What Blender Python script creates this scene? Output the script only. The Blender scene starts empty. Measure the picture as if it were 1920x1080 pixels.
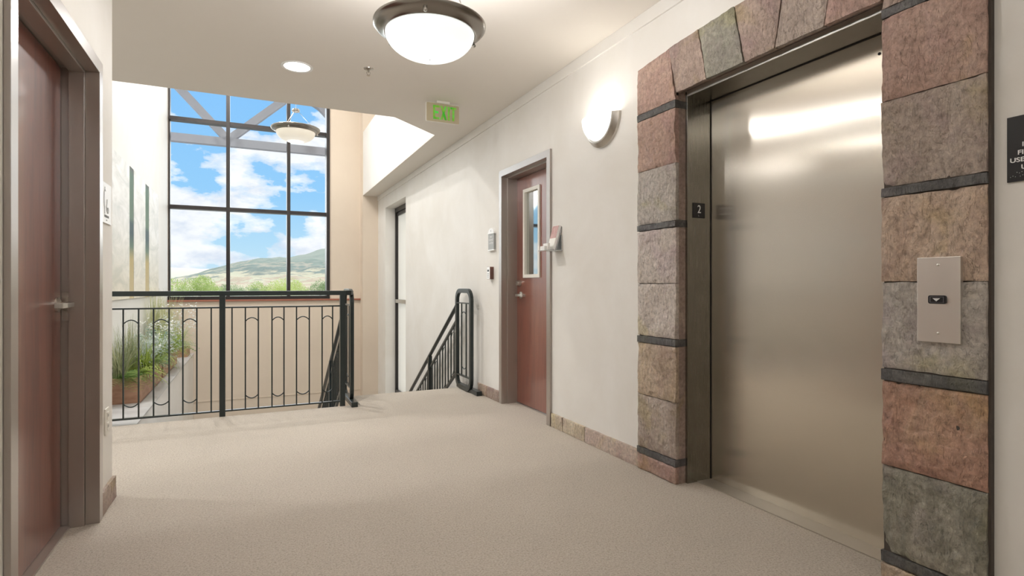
import bpy, bmesh, math, random
from mathutils import Vector, Matrix, noise
PI = math.pi
C = bpy.context.scene.collection
SC = bpy.context.scene
random.seed(7)

# ------------------------------------------------------------------ camera
CAM_H = 1.08
cd = bpy.data.cameras.new('camera')
cd.sensor_width = 36.0
cd.lens = 1050.0 / 1920.0 * 36.0
cd.shift_y = -3.0 / 1920.0
cd.clip_start = 0.02
cd.clip_end = 3000
cam = bpy.data.objects.new('camera', cd)
C.objects.link(cam)
cam.location = (0, 0, CAM_H)
cam.rotation_euler = (PI / 2, 0, -math.atan(495.0 / 1050.0))
SC.camera = cam

# ------------------------------------------------------------------ exposure
SC.view_settings.view_transform = 'Standard'
SC.view_settings.look = 'None'
SC.view_settings.exposure = 0.0
SC.view_settings.gamma = 1.0
SC.view_settings.use_curve_mapping = False

# ------------------------------------------------------------------ node helpers
def nd(nt, t, **kw):
    n = nt.nodes.new(t)
    for k, v in kw.items():
        if k in n.inputs.keys():
            n.inputs[k].default_value = v
        else:
            setattr(n, k, v)
    return n
def lk(nt, a, b): nt.links.new(a, b)
def ramp(nt, fac, stops, interp='LINEAR'):
    r = nt.nodes.new('ShaderNodeValToRGB')
    r.color_ramp.interpolation = interp
    els = r.color_ramp.elements
    while len(els) > 1: els.remove(els[0])
    els[0].position = stops[0][0]; els[0].color = tuple(stops[0][1]) + (1,)
    for p, c in stops[1:]:
        e = els.new(p); e.color = tuple(c) + (1,)
    lk(nt, fac, r.inputs[0])
    return r.outputs[0]
def math_n(nt, op, a, b=None, clamp=False):
    m = nt.nodes.new('ShaderNodeMath'); m.operation = op; m.use_clamp = clamp
    for i, v in enumerate((a, b)):
        if v is None: continue
        if isinstance(v, (int, float)): m.inputs[i].default_value = v
        else: lk(nt, v, m.inputs[i])
    return m.outputs[0]
def mixc(nt, fac, a, b, blend='MIX'):
    m = nt.nodes.new('ShaderNodeMix'); m.data_type = 'RGBA'; m.blend_type = blend
    for k, v in ((0, fac), (6, a), (7, b)):
        if isinstance(v, (int, float)): m.inputs[k].default_value = v
        elif isinstance(v, tuple): m.inputs[k].default_value = v + (1,) if len(v) == 3 else v
        else: lk(nt, v, m.inputs[k])
    return m.outputs[2]

# ------------------------------------------------------------------ world: blue sky with cumulus
W = bpy.data.worlds.new('sky'); SC.world = W; W.use_nodes = True
nt = W.node_tree; nt.nodes.clear()
tc = nd(nt, 'ShaderNodeTexCoord')
sep = nd(nt, 'ShaderNodeSeparateXYZ'); lk(nt, tc.outputs['Generated'], sep.inputs[0])
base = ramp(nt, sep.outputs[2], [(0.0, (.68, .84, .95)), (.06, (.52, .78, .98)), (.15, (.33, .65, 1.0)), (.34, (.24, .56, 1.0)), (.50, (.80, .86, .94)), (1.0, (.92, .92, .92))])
mp = nd(nt, 'ShaderNodeMapping'); mp.inputs['Scale'].default_value = (1, 1, 2.1); mp.inputs['Location'].default_value = (.35, .1, .265)
lk(nt, tc.outputs['Generated'], mp.inputs[0])
n1 = nd(nt, 'ShaderNodeTexNoise', Scale=6.4, Detail=12.0, Roughness=.55); lk(nt, mp.outputs[0], n1.inputs['Vector'])
band = ramp(nt, sep.outputs[2], [(0.0, (.17,)*3), (.07, (.175,)*3), (.14, (.155,)*3), (.22, (.165,)*3), (.27, (.06,)*3), (.40, (.02,)*3)])
v = math_n(nt, 'ADD', n1.outputs[0], band)
cl = ramp(nt, v, [(.625, (0, 0, 0)), (.645, (.5,)*3), (.70, (1, 1, 1))])
n2 = nd(nt, 'ShaderNodeTexNoise', Scale=14.0, Detail=6.0, Roughness=.6); lk(nt, mp.outputs[0], n2.inputs['Vector'])
cc = ramp(nt, n2.outputs[0], [(.32, (.78, .83, .95)), (.47, (1.0, 1.0, 1.04)), (.65, (1.12, 1.12, 1.12))])
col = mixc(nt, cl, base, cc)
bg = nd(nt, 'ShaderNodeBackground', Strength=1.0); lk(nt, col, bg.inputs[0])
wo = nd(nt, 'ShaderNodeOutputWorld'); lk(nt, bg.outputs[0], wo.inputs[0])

# ------------------------------------------------------------------ sun (soft, through the big window)
sd = bpy.data.lights.new('sun', 'SUN'); sd.energy = 3.6; sd.angle = math.radians(75); sd.color = (1.0, .985, .96)
sun = bpy.data.objects.new('sun', sd); C.objects.link(sun)
sun.rotation_euler = Vector((0.10, 1.0, 0.55)).to_track_quat('Z', 'Y').to_euler()

def point(name, loc, e, col=(1, .985, .965), r=.05):
    l = bpy.data.lights.new(name, 'POINT'); l.energy = e; l.color = col; l.shadow_soft_size = r
    o = bpy.data.objects.new(name, l); C.objects.link(o); o.location = loc
    return o
def downlight_lamp(name, loc, e, size=.2, col=(1, .985, .965), sy=None):
    l = bpy.data.lights.new(name, 'AREA'); l.energy = e; l.color = col
    l.shape = 'RECTANGLE' if sy else 'DISK'; l.size = size
    if sy: l.size_y = sy
    o = bpy.data.objects.new(name, l); C.objects.link(o); o.location = loc
    return o
# unseen added fill lamps: stairwell ceiling, in place of daylight, and corridor behind the viewer
STAIR_CEIL = 5.4
WARM = (1.0, .90, .77)

# ------------------------------------------------------------------ materials
def mat(name, color, rough=.6, metal=0.0, spec=.5, bump=None, **kw):
    m = bpy.data.materials.new(name); m.use_nodes = True
    nt = m.node_tree; b = nt.nodes['Principled BSDF']
    b.inputs['Base Color'].default_value = tuple(color) + (1,)
    b.inputs['Roughness'].default_value = rough
    b.inputs['Metallic'].default_value = metal
    b.inputs['Specular IOR Level'].default_value = spec
    for k, v in kw.items(): b.inputs[k.replace('_', ' ')].default_value = v
    if bump:
        sc, st, dist = bump
        t = nd(nt, 'ShaderNodeTexCoord')
        n = nd(nt, 'ShaderNodeTexNoise', Scale=sc, Detail=4.0); lk(nt, t.outputs['Object'], n.inputs['Vector'])
        bp = nd(nt, 'ShaderNodeBump', Strength=st, Distance=dist); lk(nt, n.outputs[0], bp.inputs['Height'])
        lk(nt, bp.outputs[0], b.inputs['Normal'])
    return m
def mottled(name, c1, c2, scale=2.0, rough=.7, c3=None, bump=(60, .1, .002), stretch=(1, 1, 1)):
    m = bpy.data.materials.new(name); m.use_nodes = True
    nt = m.node_tree; b = nt.nodes['Principled BSDF']
    t = nd(nt, 'ShaderNodeTexCoord')
    mp = nd(nt, 'ShaderNodeMapping'); mp.inputs['Scale'].default_value = stretch; lk(nt, t.outputs['Object'], mp.inputs[0])
    n = nd(nt, 'ShaderNodeTexNoise', Scale=scale, Detail=6.0, Roughness=.6, Distortion=.5); lk(nt, mp.outputs[0], n.inputs['Vector'])
    st = [(.32, c1), (.68, c2)] if c3 is None else [(.28, c1), (.5, c2), (.72, c3)]
    lk(nt, ramp(nt, n.outputs[0], st), b.inputs['Base Color'])
    b.inputs['Roughness'].default_value = rough
    if bump:
        n2 = nd(nt, 'ShaderNodeTexNoise', Scale=bump[0], Detail=5.0); lk(nt, t.outputs['Object'], n2.inputs['Vector'])
        bp = nd(nt, 'ShaderNodeBump', Strength=bump[1], Distance=bump[2]); lk(nt, n2.outputs[0], bp.inputs['Height'])
        lk(nt, bp.outputs[0], b.inputs['Normal'])
    return m
M = {}
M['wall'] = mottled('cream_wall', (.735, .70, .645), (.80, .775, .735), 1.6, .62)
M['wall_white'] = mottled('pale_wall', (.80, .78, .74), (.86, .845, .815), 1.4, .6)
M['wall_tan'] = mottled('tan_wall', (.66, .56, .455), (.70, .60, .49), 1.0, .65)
M['ceiling'] = mottled('ceiling_paint', (.775, .725, .66), (.79, .745, .68), .8, .8, bump=None)
M['carpet'] = mottled('carpet', (.34, .29, .235), (.515, .455, .385), 130, .95, c3=(.62, .56, .48), bump=(240, .7, .007))
def carpet_patch(m):
    nt = m.node_tree; b = nt.nodes['Principled BSDF']
    src = b.inputs['Base Color'].links[0].from_socket
    t = [n for n in nt.nodes if n.type == 'TEX_COORD'][0]
    n = nd(nt, 'ShaderNodeTexNoise', Scale=1.3, Detail=3.0); lk(nt, t.outputs['Object'], n.inputs['Vector'])
    c = ramp(nt, n.outputs[0], [(.3, (.93, .93, .93)), (.7, (1, 1, 1))])
    lk(nt, mixc(nt, 1.0, src, c, 'MULTIPLY'), b.inputs['Base Color'])
carpet_patch(M['carpet'])
M['frame'] = mat('taupe_painted_metal', (.255, .205, .170), .30, 0, .5, Coat_Weight=1.0, Coat_Roughness=.28, Coat_IOR=2.5)
M['rail'] = mat('black_green_railing', (.022, .030, .030), .30, 0.25, .55)
M['bronze'] = mat('dark_bronze_window', (.030, .025, .024), .35, .3)
M['steel'] = mat('satin_steel', (.62, .60, .56), .28, 1.0)
M['nickel'] = mat('brushed_nickel', (.50, .47, .43), .27, 1.0)
M['darknickel'] = mat('dark_nickel', (.33, .31, .285), .25, 1.0)
M['black'] = mat('black_plastic', (.012, .012, .014), .35)
M['white'] = mat('white_plastic', (.86, .86, .85), .35)
M['offwhite'] = mat('offwhite_plastic', (.80, .77, .70), .4)
M['dark'] = mat('dark_gap', (.012, .010, .009), .8)
M['grout'] = mat('dark_grout', (.075, .06, .05), .9)
M['sill'] = mat('red_brown_sill', (.33, .12, .075), .45)
M['ledge'] = mottled('grey_ledge_tile', (.46, .455, .45), (.56, .555, .55), 6, .35)
M['truss'] = mat('grey_truss_paint', (.40, .39, .44), .6)
M['grey'] = mat('grey_sign', (.36, .37, .36), .5)
M['print'] = mat('grey_print', (.22, .22, .22), .6)
M['paper'] = mat('white_card', (.85, .84, .82), .6)
M['leaflet'] = mottled('pink_brown_print', (.42, .20, .17), (.55, .33, .29), 30, .4, bump=None)
M['acrylic'] = mat('clear_acrylic', (.90, .93, .93), .08, 0, .6, Transmission_Weight=.55, IOR=1.45)
M['planterwood'] = mottled('rusty_brown_planter', (.30, .15, .09), (.47, .27, .18), 5, .6, stretch=(1, 1, 3))
M['soil'] = mat('soil', (.05, .035, .025), .95)

def wood(name, a, b_, c):
    m = bpy.data.materials.new(name); m.use_nodes = True
    nt = m.node_tree; b = nt.nodes['Principled BSDF']
    t = nd(nt, 'ShaderNodeTexCoord')
    mp = nd(nt, 'ShaderNodeMapping'); mp.inputs['Scale'].default_value = (1, 1, .07); lk(nt, t.outputs['Object'], mp.inputs[0])
    n = nd(nt, 'ShaderNodeTexNoise', Scale=26.0, Detail=8.0, Roughness=.7, Distortion=.8); lk(nt, mp.outputs[0], n.inputs['Vector'])
    n3 = nd(nt, 'ShaderNodeTexNoise', Scale=3.0, Detail=2.0); lk(nt, mp.outputs[0], n3.inputs['Vector'])
    v = math_n(nt, 'ADD', math_n(nt, 'MULTIPLY', n.outputs[0], .6), math_n(nt, 'MULTIPLY', n3.outputs[0], .4))
    lk(nt, ramp(nt, v, [(.36, a), (.5, b_), (.66, c)]), b.inputs['Base Color'])
    b.inputs['Roughness'].default_value = .36
    b.inputs['Specular IOR Level'].default_value = .6
    b.inputs['Coat Weight'].default_value = 1.0
    b.inputs['Coat IOR'].default_value = 1.75
    b.inputs['Coat Roughness'].default_value = .17
    bp = nd(nt, 'ShaderNodeBump', Strength=.12, Distance=.002); lk(nt, n.outputs[0], bp.inputs['Height'])
    lk(nt, bp.outputs[0], b.inputs['Normal'])
    return m
M['wood'] = wood('cherry_door_veneer', (.13, .035, .022), (.20, .058, .036), (.25, .080, .050))

def stone_mat(name, c1, c2, c3, sc=3.2):
    m = bpy.data.materials.new(name); m.use_nodes = True
    nt = m.node_tree; b = nt.nodes['Principled BSDF']
    t = nd(nt, 'ShaderNodeTexCoord')
    g = nd(nt, 'ShaderNodeNewGeometry')
    n = nd(nt, 'ShaderNodeTexNoise', Scale=sc, Detail=9.0, Roughness=.66, Distortion=.9); lk(nt, g.outputs['Position'], n.inputs['Vector'])
    base = ramp(nt, n.outputs[0], [(.30, c1), (.5, c2), (.70, c3)])
    v = nd(nt, 'ShaderNodeTexNoise', Scale=55.0, Detail=5.0, Roughness=.7); lk(nt, g.outputs['Position'], v.inputs['Vector'])
    sp = ramp(nt, v.outputs[0], [(.30, (.62, .62, .62)), (.62, (1.10, 1.10, 1.10))])
    hn = nd(nt, 'ShaderNodeTexNoise', Scale=4.3, Detail=4.0, Roughness=.5, Distortion=.6); lk(nt, g.outputs['Position'], hn.inputs['Vector'])
    hue = ramp(nt, hn.outputs[0], [(.30, (.90, .84, .92)), (.45, (1, 1, 1)), (.56, (1, 1, 1)), (.68, (1.0, 1.0, .80))])
    base = mixc(nt, 1.0, base, hue, 'MULTIPLY')
    lk(nt, mixc(nt, 1.0, base, sp, 'MULTIPLY'), b.inputs['Base Color'])
    b.inputs['Roughness'].default_value = .46
    mp = nd(nt, 'ShaderNodeMapping'); mp.inputs['Scale'].default_value = (1, 1.5, .6); mp.inputs['Rotation'].default_value = (.35, 0, 0); lk(nt, g.outputs['Position'], mp.inputs[0])
    w = nd(nt, 'ShaderNodeTexNoise', Scale=7.5, Detail=10.0, Roughness=.58, Distortion=.25); lk(nt, mp.outputs[0], w.inputs['Vector'])
    cr = ramp(nt, w.outputs[0], [(.30, (0, 0, 0)), (.40, (.14,)*3), (.408, (.26,)*3), (.48, (.38,)*3), (.487, (.50,)*3), (.55, (.60,)*3), (.557, (.74,)*3), (.63, (.84,)*3), (.64, (.94,)*3), (.75, (1, 1, 1))])
    bp = nd(nt, 'ShaderNodeBump', Strength=.85, Distance=.022); lk(nt, cr, bp.inputs['Height'])
    bp2 = nd(nt, 'ShaderNodeBump', Strength=.65, Distance=.008); lk(nt, v.outputs[0], bp2.inputs['Height']); lk(nt, bp.outputs[0], bp2.inputs['Normal'])
    lk(nt, bp2.outputs[0], b.inputs['Normal'])
    return m
ST = {
 'pink': stone_mat('pink_brown_slate', (0.328, 0.206, 0.163), (0.439, 0.286, 0.230), (0.519, 0.364, 0.291)),
 'brownpink': stone_mat('mauve_brown_slate', (0.299, 0.214, 0.176), (0.384, 0.283, 0.232), (0.457, 0.351, 0.288)),
 'red': stone_mat('rust_red_slate', (0.348, 0.182, 0.129), (0.448, 0.264, 0.186), (0.491, 0.341, 0.222), 2.4),
 'tan': stone_mat('tan_slate', (0.398, 0.297, 0.211), (0.510, 0.392, 0.288), (0.579, 0.456, 0.344)),
 'pinktan': stone_mat('pinkish_tan_slate', (0.419, 0.289, 0.221), (0.520, 0.383, 0.292), (0.590, 0.457, 0.352)),
 'grey': stone_mat('grey_slate', (0.340, 0.301, 0.262), (0.444, 0.397, 0.351), (0.534, 0.481, 0.432)),
 'greybrown': stone_mat('grey_brown_slate', (0.324, 0.250, 0.205), (0.413, 0.329, 0.276), (0.495, 0.413, 0.350)),
 'green': stone_mat('green_grey_slate', (0.192, 0.183, 0.143), (0.283, 0.263, 0.209), (0.408, 0.369, 0.304), 4.5),
 'palegrey': stone_mat('pale_grey_pink_slate', (0.473, 0.404, 0.353), (0.588, 0.510, 0.453), (0.659, 0.588, 0.532)),
}
ST['paletan'] = stone_mat('pale_tan_slate', (.50, .41, .29), (.62, .52, .385), (.70, .61, .47))
ST['palepink'] = stone_mat('pale_pink_slate', (.50, .38, .31), (.58, .455, .38), (.62, .51, .43))
M['band'] = stone_mat('charcoal_slate_band', (.065, .060, .060), (.10, .095, .09), (.15, .14, .135), 9)

def brushed(name, color, rough, aniso, rot):
    m = bpy.data.materials.new(name); m.use_nodes = True
    nt = m.node_tree; b = nt.nodes['Principled BSDF']
    b.inputs['Base Color'].default_value = color + (1,)
    b.inputs['Metallic'].default_value = 1.0
    b.inputs['Anisotropic'].default_value = aniso
    b.inputs['Anisotropic Rotation'].default_value = rot
    tg = nd(nt, 'ShaderNodeTangent', direction_type='UV_MAP'); tg.uv_map = 'UVMap'; lk(nt, tg.outputs[0], b.inputs['Tangent'])
    t = nd(nt, 'ShaderNodeTexCoord')
    mp = nd(nt, 'ShaderNodeMapping'); mp.inputs['Scale'].default_value = (90, 90, .6); lk(nt, t.outputs['Object'], mp.inputs[0])
    n = nd(nt, 'ShaderNodeTexNoise', Scale=9.0, Detail=3.0); lk(nt, mp.outputs[0], n.inputs['Vector'])
    lk(nt, ramp(nt, n.outputs[0], [(.3, (rough*.98,)*3), (.7, (rough*1.02,)*3)]), b.inputs['Roughness'])
    return m
M['elevdoor'] = brushed('brushed_stainless_door', (.64, .59, .52), .235, .95, 0.0)
M['elevframe'] = brushed('brushed_stainless_frame', (.29, .28, .245), .27, .7, 0.0)

def emis(name, color, strength):
    m = bpy.data.materials.new(name); m.use_nodes = True
    nt = m.node_tree; nt.nodes.clear()
    e = nd(nt, 'ShaderNodeEmission', Color=tuple(color) + (1,), Strength=strength)
    o = nd(nt, 'ShaderNodeOutputMaterial'); lk(nt, e.outputs[0], o.inputs[0])
    return m
def bowl_glass(name, edge, core, radius, es, cs, off=(0, 0, 0)):
    # lit frosted glass: brightest round the bulb behind it
    m = bpy.data.materials.new(name); m.use_nodes = True
    nt = m.node_tree; b = nt.nodes['Principled BSDF']
    b.inputs['Base Color'].default_value = (.8, .8, .78, 1); b.inputs['Roughness'].default_value = .4
    t = nd(nt, 'ShaderNodeTexCoord')
    vs = nd(nt, 'ShaderNodeVectorMath', operation='SUBTRACT'); vs.inputs[1].default_value = off; lk(nt, t.outputs['Object'], vs.inputs[0])
    ln = nd(nt, 'ShaderNodeVectorMath', operation='LENGTH'); lk(nt, vs.outputs[0], ln.inputs[0])
    f = math_n(nt, 'DIVIDE', ln.outputs['Value'], radius, True)
    lk(nt, ramp(nt, f, [(0, core), (.35, core), (1, edge)], 'EASE'), b.inputs['Emission Color'])
    st = ramp(nt, f, [(0, (1, 1, 1)), (.22, (.8,)*3), (.44, (es/cs*1.25,)*3), (1, (es/cs,)*3)], 'EASE')
    lk(nt, math_n(nt, 'MULTIPLY', st, cs), b.inputs['Emission Strength'])
    return m

# clear window glass: passes light straight through, faint reflection
def clear_glass(name, tint=(1, 1, 1), refl=.03):
    m = bpy.data.materials.new(name); m.use_nodes = True
    nt = m.node_tree; nt.nodes.clear()
    a = nd(nt, 'ShaderNodeBsdfTransparent', Color=tint + (1,)); g = nd(nt, 'ShaderNodeBsdfGlossy', Roughness=.35)
    mx = nd(nt, 'ShaderNodeMixShader', Fac=refl); lk(nt, a.outputs[0], mx.inputs[1]); lk(nt, g.outputs[0], mx.inputs[2])
    o = nd(nt, 'ShaderNodeOutputMaterial'); lk(nt, mx.outputs[0], o.inputs[0])
    return m
M['glass'] = clear_glass('window_glass', (.97, .99, .99), .0015)
M['reflglass'] = mat('reflective_door_glass', (.62, .64, .62), .04, 1.0)
def frosted(name):
    m = bpy.data.materials.new(name); m.use_nodes = True
    nt = m.node_tree; nt.nodes.clear()
    a = nd(nt, 'ShaderNodeBsdfTranslucent', Color=(1, .96, .88, 1)); d = nd(nt, 'ShaderNodeBsdfDiffuse', Color=(.95, .92, .88, 1))
    mx = nd(nt, 'ShaderNodeMixShader', Fac=.25); lk(nt, a.outputs[0], mx.inputs[1]); lk(nt, d.outputs[0], mx.inputs[2])
    o = nd(nt, 'ShaderNodeOutputMaterial'); lk(nt, mx.outputs[0], o.inputs[0])
    return m
M['frosted'] = frosted('frosted_pane')

# ------------------------------------------------------------------ mesh helpers
class MB:
    def __init__(s): s.v = []; s.f = []
    def add(s, vs, fs):
        n = len(s.v); s.v += [tuple(p) for p in vs]; s.f += [tuple(i + n for i in f) for f in fs]; return s
    def box(s, x0, x1, y0, y1, z0, z1):
        vs = [(x, y, z) for x in (x0, x1) for y in (y0, y1) for z in (z0, z1)]
        return s.add(vs, [(0, 1, 3, 2), (4, 6, 7, 5), (0, 4, 5, 1), (2, 3, 7, 6), (0, 2, 6, 4), (1, 5, 7, 3)])
    def prism(s, pts, axis, a0, a1):
        # polygon pts (2D) extruded along axis between a0 and a1
        def P(p, a):
            return {'x': (a, p[0], p[1]), 'y': (p[0], a, p[1]), 'z': (p[0], p[1], a)}[axis]
        n = len(pts)
        vs = [P(p, a0) for p in pts] + [P(p, a1) for p in pts]
        fs = [tuple(range(n)), tuple(range(2*n-1, n-1, -1))] + [(i, (i+1) % n, n+(i+1) % n, n+i) for i in range(n)]
        return s.add(vs, fs)
    def tube(s, pts, r, seg=8, closed=False, rect=None, up=None, caps=True):
        # sweep: round (r, seg) or rect=(w,h) section along pts
        pts = [Vector(p) for p in pts]; n = len(pts)
        ring = [(math.cos(2*PI*k/seg)*r, math.sin(2*PI*k/seg)*r) for k in range(seg)] if rect is None else \
               [(-rect[0]/2, -rect[1]/2), (rect[0]/2, -rect[1]/2), (rect[0]/2, rect[1]/2), (-rect[0]/2, rect[1]/2)]
        m = len(ring); vs = []; prevn = Vector(up) if up else None
        for i in range(n):
            if closed: t = (pts[(i+1) % n] - pts[i-1])
            else: t = pts[min(i+1, n-1)] - pts[max(i-1, 0)]
            t.normalize()
            if prevn is None:
                prevn = Vector((0, 0, 1)) if abs(t.z) < .9 else Vector((1, 0, 0))
            nrm = prevn - t*prevn.dot(t)
            if nrm.length < 1e-6: nrm = t.orthogonal()
            nrm.normalize()
            if up is None: prevn = nrm
            bn = t.cross(nrm)
            # mitre scale
            sc = 1.0
            if 0 < i < n-1 or closed:
                a = (pts[i] - pts[i-1]).normalized()
                sc = 1.0/max(.5, abs(a.dot(t)))
            for (a, b) in ring: vs.append(pts[i] + nrm*b*(sc if rect is not None else 1) + bn*a)
        fs = []
        for i in range(n if closed else n-1):
            j = (i+1) % n
            for k in range(m): fs.append((i*m+k, i*m+(k+1) % m, j*m+(k+1) % m, j*m+k))
        if not closed and caps:
            fs.append(tuple(range(m-1, -1, -1))); fs.append(tuple((n-1)*m+k for k in range(m)))
        return s.add(vs, fs)
    def lathe(s, prof, seg=48, axis=(0, 0, 0), a0=0, a1=2*PI):
        full = abs(a1-a0-2*PI) < 1e-6; n = seg if full else seg+1
        vs = []
        for k in range(n):
            a = a0+(a1-a0)*k/seg
            for (r, z) in prof: vs.append((axis[0]+r*math.cos(a), axis[1]+r*math.sin(a), axis[2]+z))
        m = len(prof); fs = []
        for k in range(seg):
            j = (k+1) % n
            for i in range(m-1): fs.append((k*m+i, j*m+i, j*m+i+1, k*m+i+1))
        return s.add(vs, fs)
    def sphere(s, c, r, seg=12, rings=8, sc=(1, 1, 1)):
        vs = []; fs = []
        for i in range(rings+1):
            th = PI*i/rings
            for k in range(seg):
                ph = 2*PI*k/seg
                vs.append((c[0]+r*sc[0]*math.sin(th)*math.cos(ph), c[1]+r*sc[1]*math.sin(th)*math.sin(ph), c[2]+r*sc[2]*math.cos(th)))
        for i in range(rings):
            for k in range(seg):
                fs.append((i*seg+k, (i+1)*seg+k, (i+1)*seg+(k+1) % seg, i*seg+(k+1) % seg))
        return s.add(vs, fs)
    def build(s, name, m, parent=None, smooth=False, bevel=0, loc=None, uv=None):
        me = bpy.data.meshes.new(name); me.from_pydata(s.v, [], s.f)
        bm = bmesh.new(); bm.from_mesh(me)
        bmesh.ops.remove_doubles(bm, verts=bm.verts, dist=1e-6)
        bmesh.ops.recalc_face_normals(bm, faces=bm.faces)
        if bevel:
            es = [e for e in bm.edges if len(e.link_faces) == 2 and e.calc_face_angle(0) > .6]
            bmesh.ops.bevel(bm, geom=es, offset=bevel, segments=2, affect='EDGES', profile=.6)
        if uv:
            l = bm.loops.layers.uv.new('UVMap')
            fu = lambda c: c[1] if uv == 'across' else c[0]+c[1]
            fv = lambda c: c[0]+c[2] if uv == 'across' else c[2]
            for f in bm.faces:
                for lp in f.loops: lp[l].uv = (fu(lp.vert.co), fv(lp.vert.co))
        bm.to_mesh(me); bm.free()
        me.materials.append(m)
        if smooth:
            for p in me.polygons: p.use_smooth = True
            me.set_sharp_from_angle(angle=math.radians(38))
        o = bpy.data.objects.new(name, me); C.objects.link(o)
        if parent is not None:
            o.parent = parent
            o.matrix_parent_inverse = Matrix.Identity(4)
        if loc: o.location = loc
        return o
def tag(o, label, cat, group=None, kind=None):
    if label: o['label'] = label
    if cat: o['category'] = cat
    if group: o['group'] = group
    if kind: o['kind'] = kind
    return o
def thing(name, label, cat, loc=(0, 0, 0), group=None, rz=0):
    o = bpy.data.objects.new(name, None); C.objects.link(o); o.location = loc; o.rotation_euler = (0, 0, rz)
    o.empty_display_size = .1
    return tag(o, label, cat, group)
def struct(name, mb, m, label=None, cat=None, parent=None, **kw):
    o = mb.build(name, m, parent, **kw)
    if parent is None: o['kind'] = 'structure'
    if label: tag(o, label, cat)
    return o
def text_mb(txt, size, width_scale=1.0, depth=.001, bold=0.0):
    """lettering as a mesh, in its own XY plane, centred"""
    cu = bpy.data.curves.new('t', 'FONT'); cu.body = txt; cu.size = size; cu.extrude = depth; cu.align_x = 'CENTER'; cu.align_y = 'CENTER'; cu.offset = bold
    o = bpy.data.objects.new('t', cu)
    C.objects.link(o); bpy.context.view_layer.update()
    me = bpy.data.meshes.new_from_object(o)
    mb = MB(); mb.add([(v.co.x*width_scale, v.co.y, v.co.z) for v in me.vertices], [tuple(p.vertices) for p in me.polygons])
    bpy.data.objects.remove(o); bpy.data.curves.remove(cu); bpy.data.meshes.remove(me)
    return mb
def xform(mb, fn): mb.v = [tuple(fn(*p)) for p in mb.v]; return mb
def arc(c, r, a0, a1, n, plane):
    out = []
    for k in range(n+1):
        a = a0+(a1-a0)*k/n; u, w = r*math.cos(a), r*math.sin(a)
        out.append({'xz': (c[0]+u, c[1], c[2]+w), 'yz': (c[0], c[1]+u, c[2]+w), 'xy': (c[0]+u, c[1]+w, c[2])}[plane])
    return out

# ================================================================== ROOM SHELL
RW = 2.125; CZ = 2.70; TW = .40            # right wall face, ceiling height, wall thickness
LWX = -.63                                 # near left wall face
FE = 5.22                                  # floor edge behind the guard rail
SE = 5.66                                  # top stair nosing
WY = 10.40                                 # window wall face
LX = -1.16                                 # stairwell left wall face
LOW = -3.45                                # lower storey floor

b = MB(); b.box(-3.6, 2.5, -6.2, FE, -.30, 0).box(.93, 2.5, FE, SE, -.30, 0)
struct('floor', b, M['carpet'], 'beige loop pile carpet in front of the elevator', 'floor')
b = MB(); b.box(-3.6, 2.6, FE, 11, LOW-.2, LOW)
struct('floor_lower', b, M['carpet'], 'lower floor at the foot of the stairwell', 'floor')
# ceiling slab with the chamfered stairwell opening; its front edge is a deep drop to the stairwell
b = MB()
b.prism([(-3.6, -6.2), (2.6, -6.2), (2.6, 10.17), (1.855, 10.17), (1.81, 5.78), (1.27, 5.33), (-3.6, 5.33)], 'z', CZ, CZ+.015)
struct('ceiling', b, M['ceiling'], 'beige painted corridor ceiling', 'ceiling')
# soffit box beside the stair opening: bright face up to a ledge
b = MB(); b.prism([(1.857, 10.17), (2.125, 10.17), (2.125, 5.33), (1.27, 5.33), (1.27, 5.332), (1.811, 5.782)], 'z', CZ+.015, 3.83)
b.box(-3.6, 1.27, 5.03, 5.33, CZ+.015, STAIR_CEIL)
b.box(1.27, 2.125, 5.03, 5.33, CZ+.015, STAIR_CEIL)
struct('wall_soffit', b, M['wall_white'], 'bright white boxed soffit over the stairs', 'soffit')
b = MB(); b.box(-3.6, 2.9, 5.03, 11, STAIR_CEIL, STAIR_CEIL+.2)
struct('ceiling_stairwell', b, M['wall_white'], 'high ceiling over the stairwell', 'ceiling')

# right wall with the elevator opening, the door opening and the tall stair window
E0, E1, EZ = 1.225, 2.43, 2.185
D0, D1, DZ = 3.835, 4.705, 2.095
W0, W1, WZ = 8.22, 9.587, 2.42
b = MB()
b.box(RW, RW+TW, -6.2, E0, 0, CZ).box(RW, RW+TW, E0, E1, EZ, CZ).box(RW, RW+TW, E1, D0, 0, CZ)
b.box(RW, RW+TW, D0, D1, DZ, CZ).box(RW, RW+TW, D1, SE, -.3, CZ).box(RW, RW+TW, SE, W0, LOW, CZ)
b.box(RW, RW+TW, W0, W1, WZ, CZ).box(RW, RW+TW, W0, W1, LOW, -.75).box(RW, RW+TW, W1, 10.8, LOW, CZ)
b.box(RW, RW+TW, 5.03, 10.8, CZ, STAIR_CEIL)
struct('wall_right', b, M['wall'], 'cream wall with the elevator and the cherry door', 'wall')
# raised band under the ceiling
b = MB(); b.box(RW-.012, RW+.01, -6.2, 10.17, 2.622, CZ)
struct('trim_1', b, M['wall'], 'shallow cream band along the top of the elevator wall', 'trim', bevel=.003)

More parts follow.
